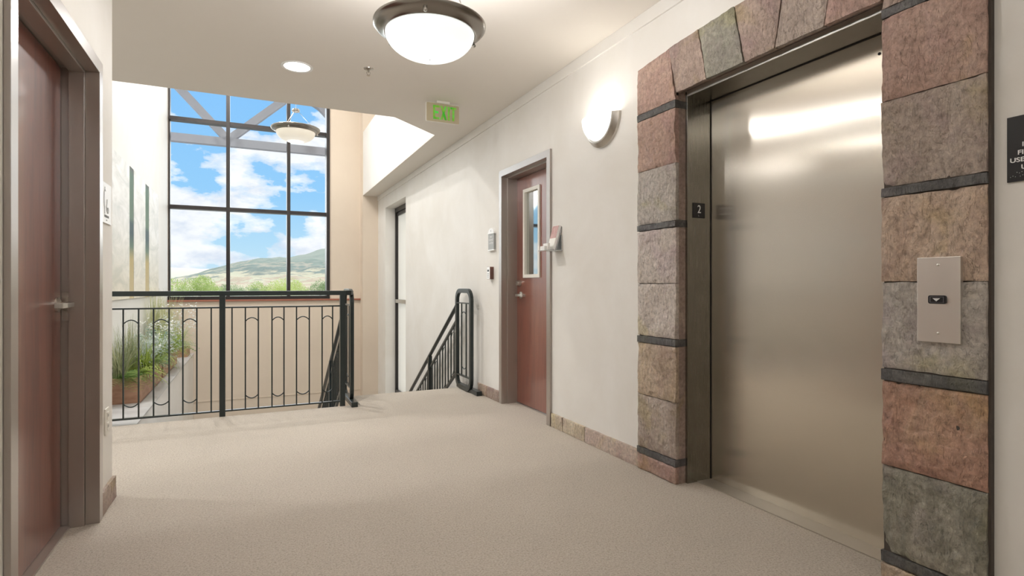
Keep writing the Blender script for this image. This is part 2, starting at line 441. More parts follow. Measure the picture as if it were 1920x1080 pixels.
# window wall: opening for window_1
X0, X1, SZ, HZ = LX, 1.315, .862, 5.15
b = MB()
b.box(LX-.3, 2.6, WY, WY+.35, LOW, SZ).box(X1, 2.6, WY, WY+.35, SZ, STAIR_CEIL).box(LX-.3, X1, WY, WY+.35, HZ, STAIR_CEIL)
b.box(LX-.3, LX+.0, WY, WY+.35, SZ, HZ)
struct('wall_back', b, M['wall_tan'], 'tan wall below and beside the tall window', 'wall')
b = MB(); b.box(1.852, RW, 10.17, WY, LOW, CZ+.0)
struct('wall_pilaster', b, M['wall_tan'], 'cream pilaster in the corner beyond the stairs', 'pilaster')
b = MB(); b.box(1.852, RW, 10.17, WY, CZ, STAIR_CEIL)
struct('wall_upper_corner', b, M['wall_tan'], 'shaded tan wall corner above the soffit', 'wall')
b = MB(); b.box(-.79, 1.85, WY-.008, WY+.01, -.80, -.785)
struct('trim_2', b, M['wall_tan'], 'thin joint line low on the window wall', 'trim')
# stairwell left wall and hall
b = MB(); b.box(LX-.25, LX, 5.95, WY+.02, LOW, STAIR_CEIL)
struct('wall_stair_left', b, M['wall_white'], 'bright white stairwell wall with the tall artwork', 'wall')
b = MB(); b.box(-3.6, LX-.25, 5.95, 6.15, LOW, CZ+.3)
struct('wall_hall_far', b, M['wall'])
b = MB(); b.box(-3.85, -3.6, 3.2, 4.05, 0, CZ).box(-3.85, -3.6, 5.75, 6.15, -.3, CZ).box(-3.85, -3.6, 4.05, 5.75, 0, .8).box(-3.85, -3.6, 4.05, 5.75, 2.45, CZ)
struct('wall_hall_end', b, M['wall'])
b = MB(); b.box(-3.6, LWX-.25, 3.27, 3.47, 0, CZ)
struct('wall_hall_near', b, M['wall'])
f = MB(); 
for (a0, a1, c0, c1) in ((4.05, 4.11, .8, 2.45), (5.69, 5.75, .8, 2.45), (4.05, 5.75, .8, .86), (4.05, 5.75, 2.39, 2.45), (4.87, 4.93, .8, 2.45)): f.box(-3.78, -3.70, a0, a1, c0, c1)
w3 = struct('window_3', f, M['bronze'])
MB().box(-3.75, -3.745, 4.05, 5.75, .8, 2.45).build('glass', M['glass'], w3)
# ledge of grey tile beside the stairwell; its drop face is cream
b = MB(); b.box(LX, -.80, FE+.0, WY, LOW, -.012); b.box(-3.6, LX, FE, 5.95, -.3, -.012)
struct('wall_ledge_face', b, M['wall'], 'cream drop wall below the planter ledge', 'wall')
b = MB(); b.box(-3.6, -.79, FE+.012, 5.95, -.012, .0); b.box(LX, -.90, 5.955, WY, -.012, 0).box(-.897, -.79, 5.955, WY, -.012, 0)
struct('trim_ledge', b, M['ledge'], 'grey tiled ledge carrying the planters', 'ledge')
# white nosing strip along the carpet edge
b = MB(); b.box(-.79, .93, FE, FE+.012, -.30, -.002)
struct('trim_3', b, M['wall'], 'pale edge of the floor below the guardrail', 'trim')

# near left wall with the door opening
LD0, LD1, LDZ = 2.105, 3.125, 2.065
b = MB()
b.box(LWX-.25, LWX, -6.2, LD0, 0, CZ).box(LWX-.25, LWX, LD0, LD1, LDZ, CZ).box(LWX-.25, LWX, LD1, 3.47, 0, CZ)
struct('wall_left', b, M['wall'], 'cream wall holding the restroom door', 'wall')
b = MB(); b.box(LWX-.25, RW+TW, -6.4, -6.2, 0, CZ)
struct('wall_rear', b, M['wall'])

# stairs (hidden below the landing edge for the most part)
b = MB()
RISE, GO = .178, .28
y = SE; z = 0
for k in range(9):
    z -= RISE
    b.box(.87, RW, y, y+GO, z-.25, z); y += GO
b.box(.87, RW, y, 10.17, z-RISE-.25, z-RISE)
b.box(LX+.36, .87, y, WY, z-RISE-.25, z-RISE)
struct('floor_stairs', b, M['carpet'], 'carpeted stairs going down beyond the landing edge', 'stairs')

# ------------------------------------------------------------------ window 1
f = MB()
def wbar(x0, x1, z0, z1, d0=.10, d1=.20): f.box(x0, x1, WY+d0, WY+d1, z0, z1)
FW = .055
wbar(X0, X0+.025, SZ, HZ); wbar(X1-FW, X1, SZ, HZ, -.02, .2); wbar(X0, X1, SZ-.0, SZ+FW, -.0, .2); wbar(X0, X1, HZ-FW, HZ)
win1 = struct('window_1', f, M['bronze'], 'tall dark bronze window looking out on the hills', 'window')
mu = MB()
for xc in (-.300, .638): mu.box(xc-.028, xc+.028, WY+.03, WY+.2, SZ+FW, HZ-FW)
mu.build('vertical_mullion', M['bronze'], win1)
mu = MB()
for zc in (2.365, 3.79): mu.box(X0+.02, X1-FW, WY+.05, WY+.19, zc-.03, zc+.03)
mu.build('horizontal_mullion', M['bronze'], win1)
MB().box(X0+.02, X1-FW, WY+.12, WY+.126, SZ+FW, HZ-FW).build('glass', M['glass'], win1)
b = MB(); b.box(LX+.0, 1.852, WY-.035, WY+.02, SZ-.03, SZ)
struct('trim_sill', b, M['sill'], 'red brown sill under the tall window', 'window sill', bevel=.004)
# ------------------------------------------------------------------ window 2 (stair side)
f = MB(); xg = 2.29
f.box(xg, xg+.07, W1-.05, W1, -.75, WZ).box(xg, xg+.07, W0, W0+.05, -.75, WZ).box(xg, xg+.07, W0, W1, WZ-.075, WZ).box(xg, xg+.07, W0, W1, -.75, -.69)
f.box(xg+.02, xg+.07, W0, W1, WZ-.13, WZ-.09)
win2 = struct('window_2', f, M['bronze'], 'tall narrow frosted window beside the stairs', 'window')
MB().box(xg-.005, xg+.07, W0+.05, W1-.05, .80, .86).build('horizontal_mullion', M['steel'], win2, bevel=.003)
MB().box(xg+.045, xg+.05, W0+.04, W1-.04, -.70, WZ-.07).build('frosted_pane', M['frosted'], win2)

# ------------------------------------------------------------------ doors
def lever(parent, x, y, z, sx, dy):
    """lever set on a door face at x looking towards sx, bar going in direction dy"""
    b = MB()
    prof = [(0, 0), (.032, 0), (.032, .008), (.020, .014), (.013, .016), (.013, .050), (0, .05)]
    b.lathe(prof, 20); xform(b, lambda a, c, d: (x+sx*d, y+a, z+c))
    h = b.build('handle', M['steel'], parent, smooth=True)
    t = MB(); t.tube([(x+sx*.045, y-dy*.010, z), (x+sx*.058, y+dy*.004, z), (x+sx*.060, y+dy*.055, z), (x+sx*.058, y+dy*.105, z-.001), (x+sx*.048, y+dy*.118, z-.002), (x+sx*.022, y+dy*.122, z-.002)], 0, rect=(.012, .020), up=(0, 0, 1))
    t.build('lever_bar', M['steel'], h, bevel=.002)
# door_1: restroom door in the near left wall
dx = -.755
f = MB()
def portal(x0, x1, ya, yb, zt, w_out, w_in):
    # one U-shaped frame section: outer edge w_out beyond the opening, inner edge w_in inside it
    f.prism([(ya-w_out, 0), (ya+w_in, 0), (ya+w_in, zt-w_in), (yb-w_in, zt-w_in), (yb-w_in, 0), (yb+w_out, 0), (yb+w_out, zt+w_out), (ya-w_out, zt+w_out)], 'x', x0, x1)
portal(LWX+.001, LWX+.018, LD0, LD1, LDZ, .05, .008)
def jamb(x0, x1, inset): portal(x0, x1, LD0, LD1, LDZ, 0, inset)
jamb(-.667, LWX+.001, .008); jamb(-.725, -.667, .022); jamb(-.82, -.725, .006)
door1 = struct('door_1', f, M['frame'], 'reddish wooden door in a taupe metal frame on the near wall', 'door', bevel=.0015)
leaf = MB().box(dx-.045, dx, LD0+.008, LD1-.012, .012, LDZ-.01).build('door_leaf', M['wood'], door1, bevel=.001)
lever(door1, dx, LD1-.07, 1.0, 1, -1)
sp = MB().box(-.752, -.728, LD1-.0075, LD1-.004, .925, 1.055).build('strike_plate', M['nickel'], door1)
MB().box(-.746, -.734, LD1-.0085, LD1-.007, .985, 1.005).build('strike_slot', M['dark'], sp)
MB().box(-.85, -.72, LD0+.01, LD1-.01, 0, .010).build('threshold', M['frame'], door1)
# door_2: office door with a narrow lite
dx2 = 2.262
f = MB(); cx0, cx1 = RW-.018, RW
portal(cx0, cx1-.001, D0, D1, DZ, .05, .006)
def jamb2(x0, x1, inset): portal(x0, x1, D0, D1, DZ, 0, inset)
jamb2(cx1-.001, 2.165, .006); jamb2(2.165, 2.40, .020)
door2 = struct('door_2', f, M['frame'], 'cherry wood office door with a narrow glass lite', 'door', bevel=.0015)
l0, l1, lz0, lz1 = 4.235, 4.535, 1.165, 1.945
leaf = MB()
leaf.box(dx2, dx2+.045, D0+.02, l0, .012, DZ-.022).box(dx2, dx2+.045, l1, D1-.02, .012, DZ-.022).box(dx2, dx2+.045, l0, l1, .012, lz0).box(dx2, dx2+.045, l0, l1, lz1, DZ-.022)
lf = leaf.build('door_leaf', M['wood'], door2)
g = MB()
for (a0, a1, c0, c1) in ((l0-.008, l0+.022, lz0+.022, lz1-.022), (l1-.022, l1+.008, lz0+.022, lz1-.022), (l0-.008, l1+.008, lz0-.008, lz0+.022), (l0-.008, l1+.008, lz1-.022, lz1+.008)): g.box(dx2-.012, dx2+.03, a0, a1, c0, c1)
g.build('lite_frame', M['offwhite'], door2)
MB().box(dx2+.012, dx2+.018, l0, l1, lz0, lz1).build('door_glass', M['reflglass'], door2)
lever(door2, dx2, 4.60, 1.0, -1, -1)
d = MB(); d.lathe([(0, 0), (.028, 0), (.028, .010), (.021, .034), (0, .034)], 18); xform(d, lambda a, c, e: (dx2-e, 4.625+a, 1.11+c)); d.build('deadbolt', M['steel'], door2, smooth=True)
MB().box(2.25, 2.40, D0+.01, D1-.01, 0, .008).build('threshold', M['frame'], door2)

# ================================================================== STONE
def slab(name, m, parent, outline, x_front, x_back, seed, amp=.006, ang=.9, plane='x', sign=-1, res=26, freq=5.0, label=None):
    """a cleft stone slab: quad outline in (y,z) facing -x (or +x), front relief made of ridges"""
    (a, b_, c, d) = [Vector((p[0], p[1])) for p in outline]      # bl, br, tr, tl
    off = Vector((seed*13.7, seed*7.1, seed*3.3))
    n = res; vs = []; fs = []
    ca, sa = math.cos(ang), math.sin(ang)
    for i in range(n+1):
        for j in range(n+1):
            u, v = i/n, j/n
            # ragged edges
            p = (a*(1-u)+b_*u)*(1-v)+(d*(1-u)+c*u)*v
            q = Vector((p.x, p.y, 0))
            al = p.x*ca+p.y*sa; ac = -p.x*sa+p.y*ca
            warp = noise.noise(q*3+off)*.35
            r = noise.noise(Vector((al*freq*.45+warp, ac*freq*2.4+warp*2, seed)))
            ridge = (1-abs(r)*2.2)
            step = noise.noise(q*freq*.9+off*2)
            fine = noise.noise(q*freq*7+off)
            terr = math.floor((step+warp)*4)/4
            h = amp*2.4*(.6*terr+.35*ridge+.25*fine)
            e = min(u, 1-u, v, 1-v)*8
            if e < 1: h -= amp*.9*(1-e)**2
            rag = noise.noise(q*22+off)*.0022
            yy, zz = p.x, p.y
            if i in (0, n): yy += rag
            if j in (0, n): zz += rag
            vs.append((x_front+sign*h, yy, zz))
    for i in range(n):
        for j in range(n):
            k = i*(n+1)+j
            fs.append((k, k+n+1, k+n+2, k+1))
    rim = [i*(n+1) for i in range(n)] + [n*(n+1)+j for j in range(n)] + [i*(n+1)+n for i in range(n, 0, -1)] + [j for j in range(n, 0, -1)]
    base = len(vs)
    for k in rim: vs.append((x_back, vs[k][1], vs[k][2]))
    L = len(rim)
    for k in range(L): fs.append((rim[k], rim[(k+1) % L], base+(k+1) % L, base+k))
    fs.append(tuple(base+k for k in range(L)))
    mb = MB(); mb.add(vs, fs)
    o = mb.build(name, m, parent, smooth=True)
    o.data.set_sharp_from_angle(angle=math.radians(28))
    if label: o['label'] = label
    return o

SF = 2.098                                   # front face of the stones
surround = thing('stone_surround', 'slate stone surround with dark bands framing the elevator', 'stone surround', (2.1, 1.82, 0))
surround.matrix_world = Matrix.Identity(4); surround.location = (0, 0, 0)
PL0, PL1 = 2.374, 2.700                      # far pillar y
PR0, PR1 = .955, 1.278                       # near pillar y
G = .004
def course(y0, y1, rows, sd, amp):
    for k, (z0, z1, kind, ang) in enumerate(rows):
        if kind == 'band':
            slab('slate_band', M['band'], surround, [(y0-.001, z0+G/2), (y1+.001, z0+G/2), (y1+.001, z1-G/2), (y0-.001, z1-G/2)], SF-.001, RW, sd+k, .0012, 0, res=12)
        else:
            slab('stone_block', ST[kind], surround, [(y0, z0+G/2), (y1, z0+G/2), (y1, z1-G/2), (y0, z1-G/2)], SF, RW, sd+k, amp, ang, res=60)
course(PL0, PL1, [(0, .095, 'pink', .9), (.095, .134, 'band', 0), (.134, .445, 'greybrown', 1.3), (.445, .75, 'tan', .5), (.75, .792, 'band', 0),
                  (.792, 1.096, 'palegrey', 1.2), (1.096, 1.404, 'palegrey', 1.2), (1.404, 1.44, 'band', 0), (1.44, 1.755, 'grey', 1.4), (1.755, 2.054, 'pink', 1.2), (2.054, 2.096, 'band', 0)], 10, .006)
course(PR0, PR1, [(0, .076, 'tan', .9), (.076, .118, 'band', 0), (.118, .43, 'green', 1.45), (.43, .738, 'red', .8), (.738, .782, 'band', 0),
                  (.782, 1.096, 'grey', 1.1), (1.096, 1.404, 'pinktan', 1.3), (1.404, 1.44, 'band', 0), (1.44, 1.752, 'greybrown', 1.0), (1.752, 2.056, 'pink', 1.3), (2.056, 2.092, 'band', 0)], 40, .0065)
# flat arch: springer, voussoirs, keystone, mirrored past the centre
zb = 2.132
top = lambda y: 2.362+.058*(1-((y-1.828)/.872)**2)
J = [(2.700, 2.700), (2.428, 2.372), (2.205, 2.148), (1.968, 1.910), (1.688, 1.741), (1.451, 1.508), (1.228, 1.284), (.955, .955)]
kinds = ['pink', 'brownpink', 'green', 'brownpink', 'greybrown', 'pink', 'brownpink']
for k in range(7):
    (t0, b0), (t1, b1) = J[k], J[k+1]
    zl0 = 2.098 if k == 0 else zb; zl1 = 2.094 if k == 6 else zb
    g = .003
    if k == 0: ol = [(b1+g, zb), (b0, 2.098), (t0, top(t0)), (t1+g, top(t1))]; ol = [(PL0, 2.098), (b0, 2.098), (t0, top(t0)), (t1+g, top(t1))]
    elif k == 6: ol = [(b1, 2.094), (PR1, 2.094), (t0-g, top(t0)), (t1, top(t1))]
    else: ol = [(b1+g, zb), (b0-g, zb), (t0-g, top(t0)), (t1+g, top(t1))]
    slab('arch_stone', ST[kinds[k]], surround, ol, SF, RW, 70+k, .0045, 1.35, res=54)
# mortar core behind the stones and stone returns into the opening
b = MB()
b.box(SF+.010, RW+.002, PR0-.008, PR1-.004, 0, 2.3).box(SF+.012, RW+.002, PL0+.004, PL1-.006, 0, 2.3)
b.prism([(PR1-.004, zb+.004), (PL0+.006, zb+.004), (PL0+.006, top(PL0)-.01), (1.83, top(1.83)-.008), (PR1-.004, top(PR1)-.01)], 'x', SF+.012, RW+.002)
b.build('mortar', M['grout'], surround)
HZL = 2.151
r = MB(); r.box(RW-.01, 2.178, PL0+.004, PL0+.05, 0, HZL-.001).box(RW-.01, 2.178, E0, PR1-.004, 0, HZL-.001).box(RW-.01, 2.178, E0, PL0+.05, HZL, EZ+.03)
r.build('reveal_lining', ST['brownpink'], surround)
for z0 in (.095, .75, 1.404, 2.054):
    MB().box(RW-.012, 2.179, PL0+.002, PL0+.03, z0, z0+.04).build('reveal_band', M['band'], surround)
    MB().box(RW-.012, 2.179, PR1-.03, PR1-.002, z0, z0+.04).build('reveal_band', M['band'], surround)

# stone baseboards: tiles, one row each
def baseboard(name, xf, xb, joints, kinds, h, sign, sd, label):
    root = thing(name, label, 'baseboard'); root['kind'] = 'structure'
    for k in range(len(joints)-1):
        y1, y0 = joints[k], joints[k+1]
        slab('stone_tile', ST[kinds[k]], root, [(y0+.004, 0), (y1-.004, 0), (y1-.004, h), (y0+.004, h)], xf, xb, sd+k, .003, .6, sign=sign, res=16)
    bb = MB(); lo, hi = min(xf-sign*.006, xb), max(xf-sign*.006, xb); bb.box(lo, hi, joints[-1], joints[0], 0, h-.004); bb.build('joint_mortar', M['grout'], root)
    return root
baseboard('baseboard_right', 2.108, RW+.002, [3.778, 3.600, 3.296, 2.988, 2.704], ['paletan', 'paletan', 'palepink', 'palepink'], .104, -1, 100, 'tan stone tile baseboard between the stone surround and the cherry door')
baseboard('baseboard_stairs', 2.108, RW+.002, [5.30, 5.06, 4.90, 4.757], ['pinktan', 'brownpink', 'brownpink'], .104, -1, 110, 'short stone baseboard between the cherry door and the stairs')
baseboard('baseboard_left', -.612, LWX-.002, [3.478, 3.178], ['brownpink'], .108, 1, 120, 'single brown stone baseboard tile beside the restroom door')
baseboard('baseboard_near', 2.108, RW+.002, [.952, .60, .25], ['pinktan', 'tan'], .104, -1, 130, 'stone baseboard past the near stone pillar')

# ================================================================== ELEVATOR
el = thing('elevator_doorway', 'brushed stainless steel elevator door with its steel jambs', 'elevator')
ED = 2.345
JY = 2.362; JN = 1.262; HZ2 = 2.117
MB().box(ED, ED+.03, JN-.02, JY+.02, .004, HZ2+.02).build('door_panel', M['elevdoor'], el, uv='up')
j = MB(); j.box(2.175, ED+.0, JY, JY+.032, 0, HZ2+.03); j.build('jamb', M['elevframe'], el, bevel=.002, uv='up')
j = MB(); j.box(2.175, ED+.0, JN-.032, JN, 0, HZ2+.03); j.build('jamb', M['elevframe'], el, bevel=.002, uv='up')
j = MB(); j.box(2.175, ED+.0, JN, JY, HZ2, HZ2+.032); j.build('header', M['elevframe'], el, bevel=.002, uv='across')
MB().box(ED-.004, ED+.001, JY-.004, JY, .004, HZ2).box(ED-.004, ED+.001, JN, JY, HZ2-.004, HZ2).build('door_gap', M['dark'], el)
MB().box(ED-.10, ED+.02, JN, JY, 0, .005).build('sill', mat('sill_metal', (.50, .46, .40), .4, .8), el)
MB().box(2.171, 2.1748, JN, JY, HZ2+.001, HZ2+.030).build('header_lip', mat('lip_steel_painted_sheen', (.80, .76, .70), .38, 1.0), el)  # lip steel lightened to paint in the bright reflection it catches
hp = MB(); hp.lathe([(0, 0), (.006, 0), (.006, .002)], 14); xform(hp, lambda a, c, e: (ED-.0005-e, 1.436+a, 2.035+c)); hp.build('key_hole', M['dark'], el)
pl = MB().box(2.212, 2.297, JY-.004, JY, 1.458, 1.540).build('floor_number_plate', M['black'])
tag(pl, 'small black floor plate reading 2 on the steel elevator jamb', 'sign')
t = text_mb('2', .062, .85); xform(t, lambda a, c, e: (2.255+a, JY-.0045-e, 1.504+c)); t.build('numeral', M['white'], pl)
t = MB()
for (i, k) in ((0, 0), (0, 1), (1, 0)): t.sphere((2.250+i*.005, JY-.004, 1.468+k*.005), .0012, 6, 4)
t.build('braille_dots', M['white'], pl)
# call panel
cp = thing('elevator_call_panel', 'stainless steel call plate with one black down button', 'elevator button')
CX = 2.083
MB().box(CX, CX+.016, 1.019, 1.149, .893, 1.178).build('face_plate', brushed('plate_steel', (.80, .77, .73), .36, .3, 0), cp, bevel=.0015, uv='up')
k = MB()
def rr(y0, y1, z0, z1, r, x0, x1, mb):
    pts = []
    for (cy, cz, a0) in ((y1-r, z1-r, 0), (y0+r, z1-r, PI/2), (y0+r, z0+r, PI), (y1-r, z0+r, 3*PI/2)):
        for q in range(5): pts.append((cy+r*math.cos(a0+q*PI/8), cz+r*math.sin(a0+q*PI/8)))
    mb.prism(pts, 'x', x0, x1)
rr(1.058, 1.112, 1.022, 1.050, .006, CX-.005, CX+.001, k); bt = k.build('button', M['black'], cp)
k = MB(); 
k2 = MB(); rr(1.063, 1.107, 1.0255, 1.0465, .003, CX-.0062, CX-.004, k2); k2.build('button_bezel', mat('bezel_grey', (.12, .12, .13), .4, .5), bt)
k2 = MB(); k2.box(CX-.0072, CX-.005, 1.067, 1.103, 1.028, 1.044); k2.build('button_lens', M['black'], bt)
k2 = MB(); k2.prism([(1.074, 1.0405), (1.097, 1.0405), (1.0855, 1.0305)], 'x', CX-.0085, CX-.007); k2.build('arrow', M['white'], bt)
for z in (1.152, .924):
    k = MB(); k.sphere((CX, 1.084, z), .0045, 12, 8, (.6, 1, 1)); k.build('screw', M['steel'], cp, smooth=True)

# ================================================================== RAILINGS
gr = thing('guardrail', 'dark metal guardrail with arched bar pairs across the landing', 'railing', (0, 0, 0))
GY = 5.25
HT = 1.022
xs_end = LX+.0
LOOPX = .862
b = MB(); b.tube([(xs_end, GY, HT), (.70, GY, HT), (.80, GY, HT), (.835, GY+.010, HT), (LOOPX-.006, GY+.045, HT)], 0, rect=(.052, .040), up=(0, 0, 1))
b.build('handrail', M['rail'], gr, bevel=.006)
MB().box(xs_end, .775, GY-.014, GY+.014, .898, .910).build('top_rail', M['rail'], gr)
MB().box(xs_end, .775, GY-.014, GY+.014, .036, .048).build('bottom_rail', M['rail'], gr)
for x in (-.193, .774):
    p = MB(); p.box(x-.022, x+.022, GY-.026, GY+.026, -.004, HT-.01); p.build('post', M['rail'], gr, bevel=.002)
bars = [-1.085, -.984, -.881, -.780, -.680, -.574, -.478, -.379, -.275, -.121, -.020, .080, .187, .283, .385, .491, .599, .689]
for x in bars:
    p = MB(); p.box(x-.0053, x+.0053, GY-.0053, GY+.0053, .045, .902); p.build('baluster', M['rail'], gr)
def bow(p0, p1, rise, parent, r=.005):
    p0, p1 = Vector(p0), Vector(p1); pts = []
    for k in range(9):
        t = k/8; q = p0.lerp(p1, t); q.z += rise*4*t*(1-t); pts.append(q)
    m = MB(); m.tube(pts, r, 6); return m.build('arched_bar', M['rail'], parent, smooth=True)
for (a, c) in ((-1.085, -.984), (-.881, -.780), (-.680, -.574), (-.478, -.379), (-.020, .080), (.187, .283), (.385, .491), (.599, .689)):
    bow((a, GY, .785), (c, GY, .785), .030, gr)
    bow((a, GY, .160), (c, GY, .160), -.028, gr)

def loop_pts(x, y0, y1, z0, z1, r):
    pts = []
    for (cy, cz, a0) in ((y1-r, z1-r, 0), (y0+r, z1-r, PI/2), (y0+r, z0+r, PI), (y1-r, z0+r, 3*PI/2)):
        for q in range(6): pts.append((x, cy+r*math.cos(a0+q*PI/10), cz+r*math.sin(a0+q*PI/10)))
    return pts
def stair_rail(x, label, sgn, foot_x):
    root = thing('stair_railing', label, 'railing', (0, 0, 0), 'sloping railings on the stairs')
    b = MB(); b.tube(loop_pts(x, 5.28, 5.70, .030, 1.035, .10), 0, closed=True, rect=(.046, .034), up=(1, 0, 0))
    b.build('end_loop', M['rail'], root, bevel=.003)
    MB().box(x-.014, x+.014, 5.29, 5.69, .900, .912).build('loop_rail', M['rail'], root)
    MB().box(x-.014, x+.014, 5.29, 5.69, .140, .152).build('loop_rail', M['rail'], root)
    for yy in (5.425, 5.56):
        MB().box(x-.006, x+.006, yy-.006, yy+.006, .15, .902).build('baluster', M['rail'], root)
    bow((x, 5.425, .785), (x, 5.56, .785), .03, root); bow((x, 5.425, .25), (x, 5.56, .25), -.03, root)
    # floor channel with end cap
    fx = foot_x
    MB().box(fx-.028, fx+.028, 5.12, 5.72, .0, .045).build('floor_channel', M['rail'], root, bevel=.006)
    s = -.655
    hz = lambda y: .868+s*(y-5.72)
    yE = 8.45
    b = MB(); b.tube([(x, 5.71, hz(5.71)), (x, yE, hz(yE)), (x, yE+.25, hz(yE))], .021, 12, up=(1, 0, 0)); b.build('handrail', M['rail'], root, smooth=True)
    b = MB(); b.tube([(x, 5.71, hz(5.71)-.158), (x, yE, hz(yE)-.158)], 0, rect=(.026, .020), up=(1, 0, 0)); b.build('upper_rail', M['rail'], root)
    b = MB(); b.tube([(x, 5.71, hz(5.71)-.715), (x, yE, hz(yE)-.715)], 0, rect=(.026, .026), up=(1, 0, 0)); b.build('lower_rail', M['rail'], root)
    yy = 5.80; k = 0; ys = []
    while yy < yE-.05:
        if abs(yy-6.70) > .05:
            MB().box(x-.006, x+.006, yy-.006, yy+.006, hz(yy)-.71, hz(yy)-.16).build('baluster', M['rail'], root)
            ys.append(yy)
        yy += .1; k += 1
    for i in range(0, len(ys)-1, 3):
        a, c = ys[i], ys[i+1]
        bow((x, a, hz(a)-.245), (x, c, hz(c)-.245), .035, root); bow((x, a, hz(a)-.635), (x, c, hz(c)-.635), -.035, root)
    for py in (6.70, 8.40):
        MB().box(x-.022, x+.022, py-.022, py+.022, hz(py)-.99, hz(py)-.005).build('post', M['rail'], root, bevel=.002)
    return root
stair_rail(2.035, 'dark stair railing with a rounded end loop against the cream wall', 1, 2.060)
r2 = stair_rail(LOOPX, 'dark stair railing that starts at the corner post of the guardrail', -1, LOOPX)

# ================================================================== LIGHTS
def pendant(loc, scale, label, stem_top, core, edge, cs, es, e_up, hub_z):
    root = thing('pendant_light', label, 'ceiling light', loc, 'bowl pendant lights')
    R = .246*scale
    s = scale
    # ring: outer lip, swept band, inner steps
    prof = [(.246, .022), (.247, .030), (.243, .034), (.232, .030), (.205, .016), (.190, .004), (.190, -.004), (.196, -.010), (.200, -.010), (.204, -.004), (.209, -.002), (.213, .002), (.226, .006), (.238, .013), (.246, .022)]
    b = MB(); b.lathe([(r*s, z*s) for r, z in prof], 64); b.build('ring', M['darknickel'], root, smooth=True)
    n = 14; bowl = [(.196*math.cos(t*PI/2/n)*s, -.006*s-.112*s*math.sin(t*PI/2/n)) for t in range(n+1)]
    b = MB(); b.lathe(bowl, 64); g = b.build('glass_bowl', bowl_glass('lit_frosted_bowl', edge, core, .20*s, es, cs, (0, 0, -.11*s)), root, smooth=True)
    b = MB(); b.lathe([(0, -.124*s), (.006*s, -.122*s), (.008*s, -.117*s)], 12); b.build('finial', M['white'], root, smooth=True)
    for k in range(3):
        a = math.radians(-112+120*k)
        p = Vector((math.cos(a)*.222*s, math.sin(a)*.222*s, -.004*s))
        q = MB(); q.tube([p+Vector((0, 0, .014*s)), p], .005*s, 8); q.sphere(p+Vector((0, 0, -.002*s)), .0095*s, 12, 8); q.build('knob', M['steel'], root, smooth=True)
        q = MB(); q.tube([p+Vector((0, 0, .03*s)), Vector((math.cos(a)*.03*s, math.sin(a)*.03*s, hub_z))], .0035*s if hub_z > .3 else .0018, 8); q.build('rod', M['darknickel'], root, smooth=True)
    b = MB(); b.lathe([(0, hub_z+.03), (.035*s, hub_z+.026), (.042*s, hub_z+.008), (.036*s, hub_z-.004), (0, hub_z-.006)], 24); b.build('hub', M['nickel'], root, smooth=True)
    h = stem_top-loc[2]
    if h > hub_z+.05:
        b = MB(); b.tube([(0, 0, hub_z+.02), (0, 0, h-.02)], .0022, 6); b.build('cable', M['steel'], root)
    b = MB(); b.lathe([(0, h), (.065, h), (.06, h-.02), (.02, h-.028), (0, h-.028)], 24); b.build('canopy', M['nickel'], root, smooth=True)
    if e_up:
        l = point('bulb', (loc[0], loc[1], loc[2]+.06), e_up, (1, .995, .99), .05)
        bs = MB(); bs.lathe([(0, 0), (.02*s, 0), (.02*s, .05*s), (0, .06*s)], 12); bs.build('lamp_socket', M['white'], root)
    return root
pendant((.73, 2.40, 2.205), 1.0, 'nickel ringed glass bowl pendant hanging over the carpet by the elevator', CZ, (1, .985, .96), (.90, .97, .96), 60, .80, 54, .43)
pendant((.459, 6.36, 2.725), 1.0, 'cream glass bowl pendant hanging over the stairwell before the window', STAIR_CEIL, (1, .95, .84), (.80, .66, .44), 9, .40, 6, .212)
pendant((.73, -1.6, 2.205), 1.0, 'added fill copy of the nickel ringed bowl pendant, farther back along the corridor ceiling', CZ, (1, .985, .96), (.90, .97, .96), 5, .85, 6, .43)  # this pendant and the next are added out of view as corridor fill
pendant((.73, -4.6, 2.205), 1.0, 'added fill copy of the nickel ringed bowl pendant, at the far rear end of the corridor', CZ, (1, .985, .96), (.90, .97, .96), 10, .85, 16, .43)

def recessed(loc, label, e, r=.105, lamp=True):
    root = thing('downlight_or_fill', label, 'ceiling light', loc, 'recessed downlights')
    b = MB(); b.lathe([(r*.80, .0), (r*.82, -.004), (r*.98, -.006), (r, .0)], 40); b.build('trim_ring', M['white'], root, smooth=True)
    b = MB(); b.lathe([(0, -.0015), (r*.81, -.0015)], 40); b.build('lens', emis('downlight_lens', (1, .93, .83), 9), root)
    if lamp:
        downlight_lamp('downlight_lamp', (loc[0], loc[1], loc[2]-.012), e, r*1.5)
    return root
recessed((.327, 4.41, CZ), 'round glowing recessed downlight in the ceiling before the stairwell', 26, .112)
for (x, y, lb) in ((.0, 6.8, 'closest to the corridor'), (.0, 8.9, 'by the tall window'), (1.0, 7.75, 'above the stair flight'), (-.7, 7.75, 'above the planter ledge')):
    recessed((x, y, STAIR_CEIL), 'added fill lamp, standing in for daylight, in the high stairwell ceiling, '+lb, 84 if x < -.3 else (16 if x > .5 else 32), .14)  # unseen lamps added to brighten the stairwell in place of daylight
recessed((-2.3, 4.4, CZ), 'recessed downlight in the side hall ceiling', 26); recessed((.33, .4, CZ), 'added fill lamp in the corridor ceiling before the first pendant', 8); recessed((1.2, -3.1, CZ), 'added fill lamp between the two rear fill pendants', 30)  # the two corridor ones are unseen fill lamps added to light the room

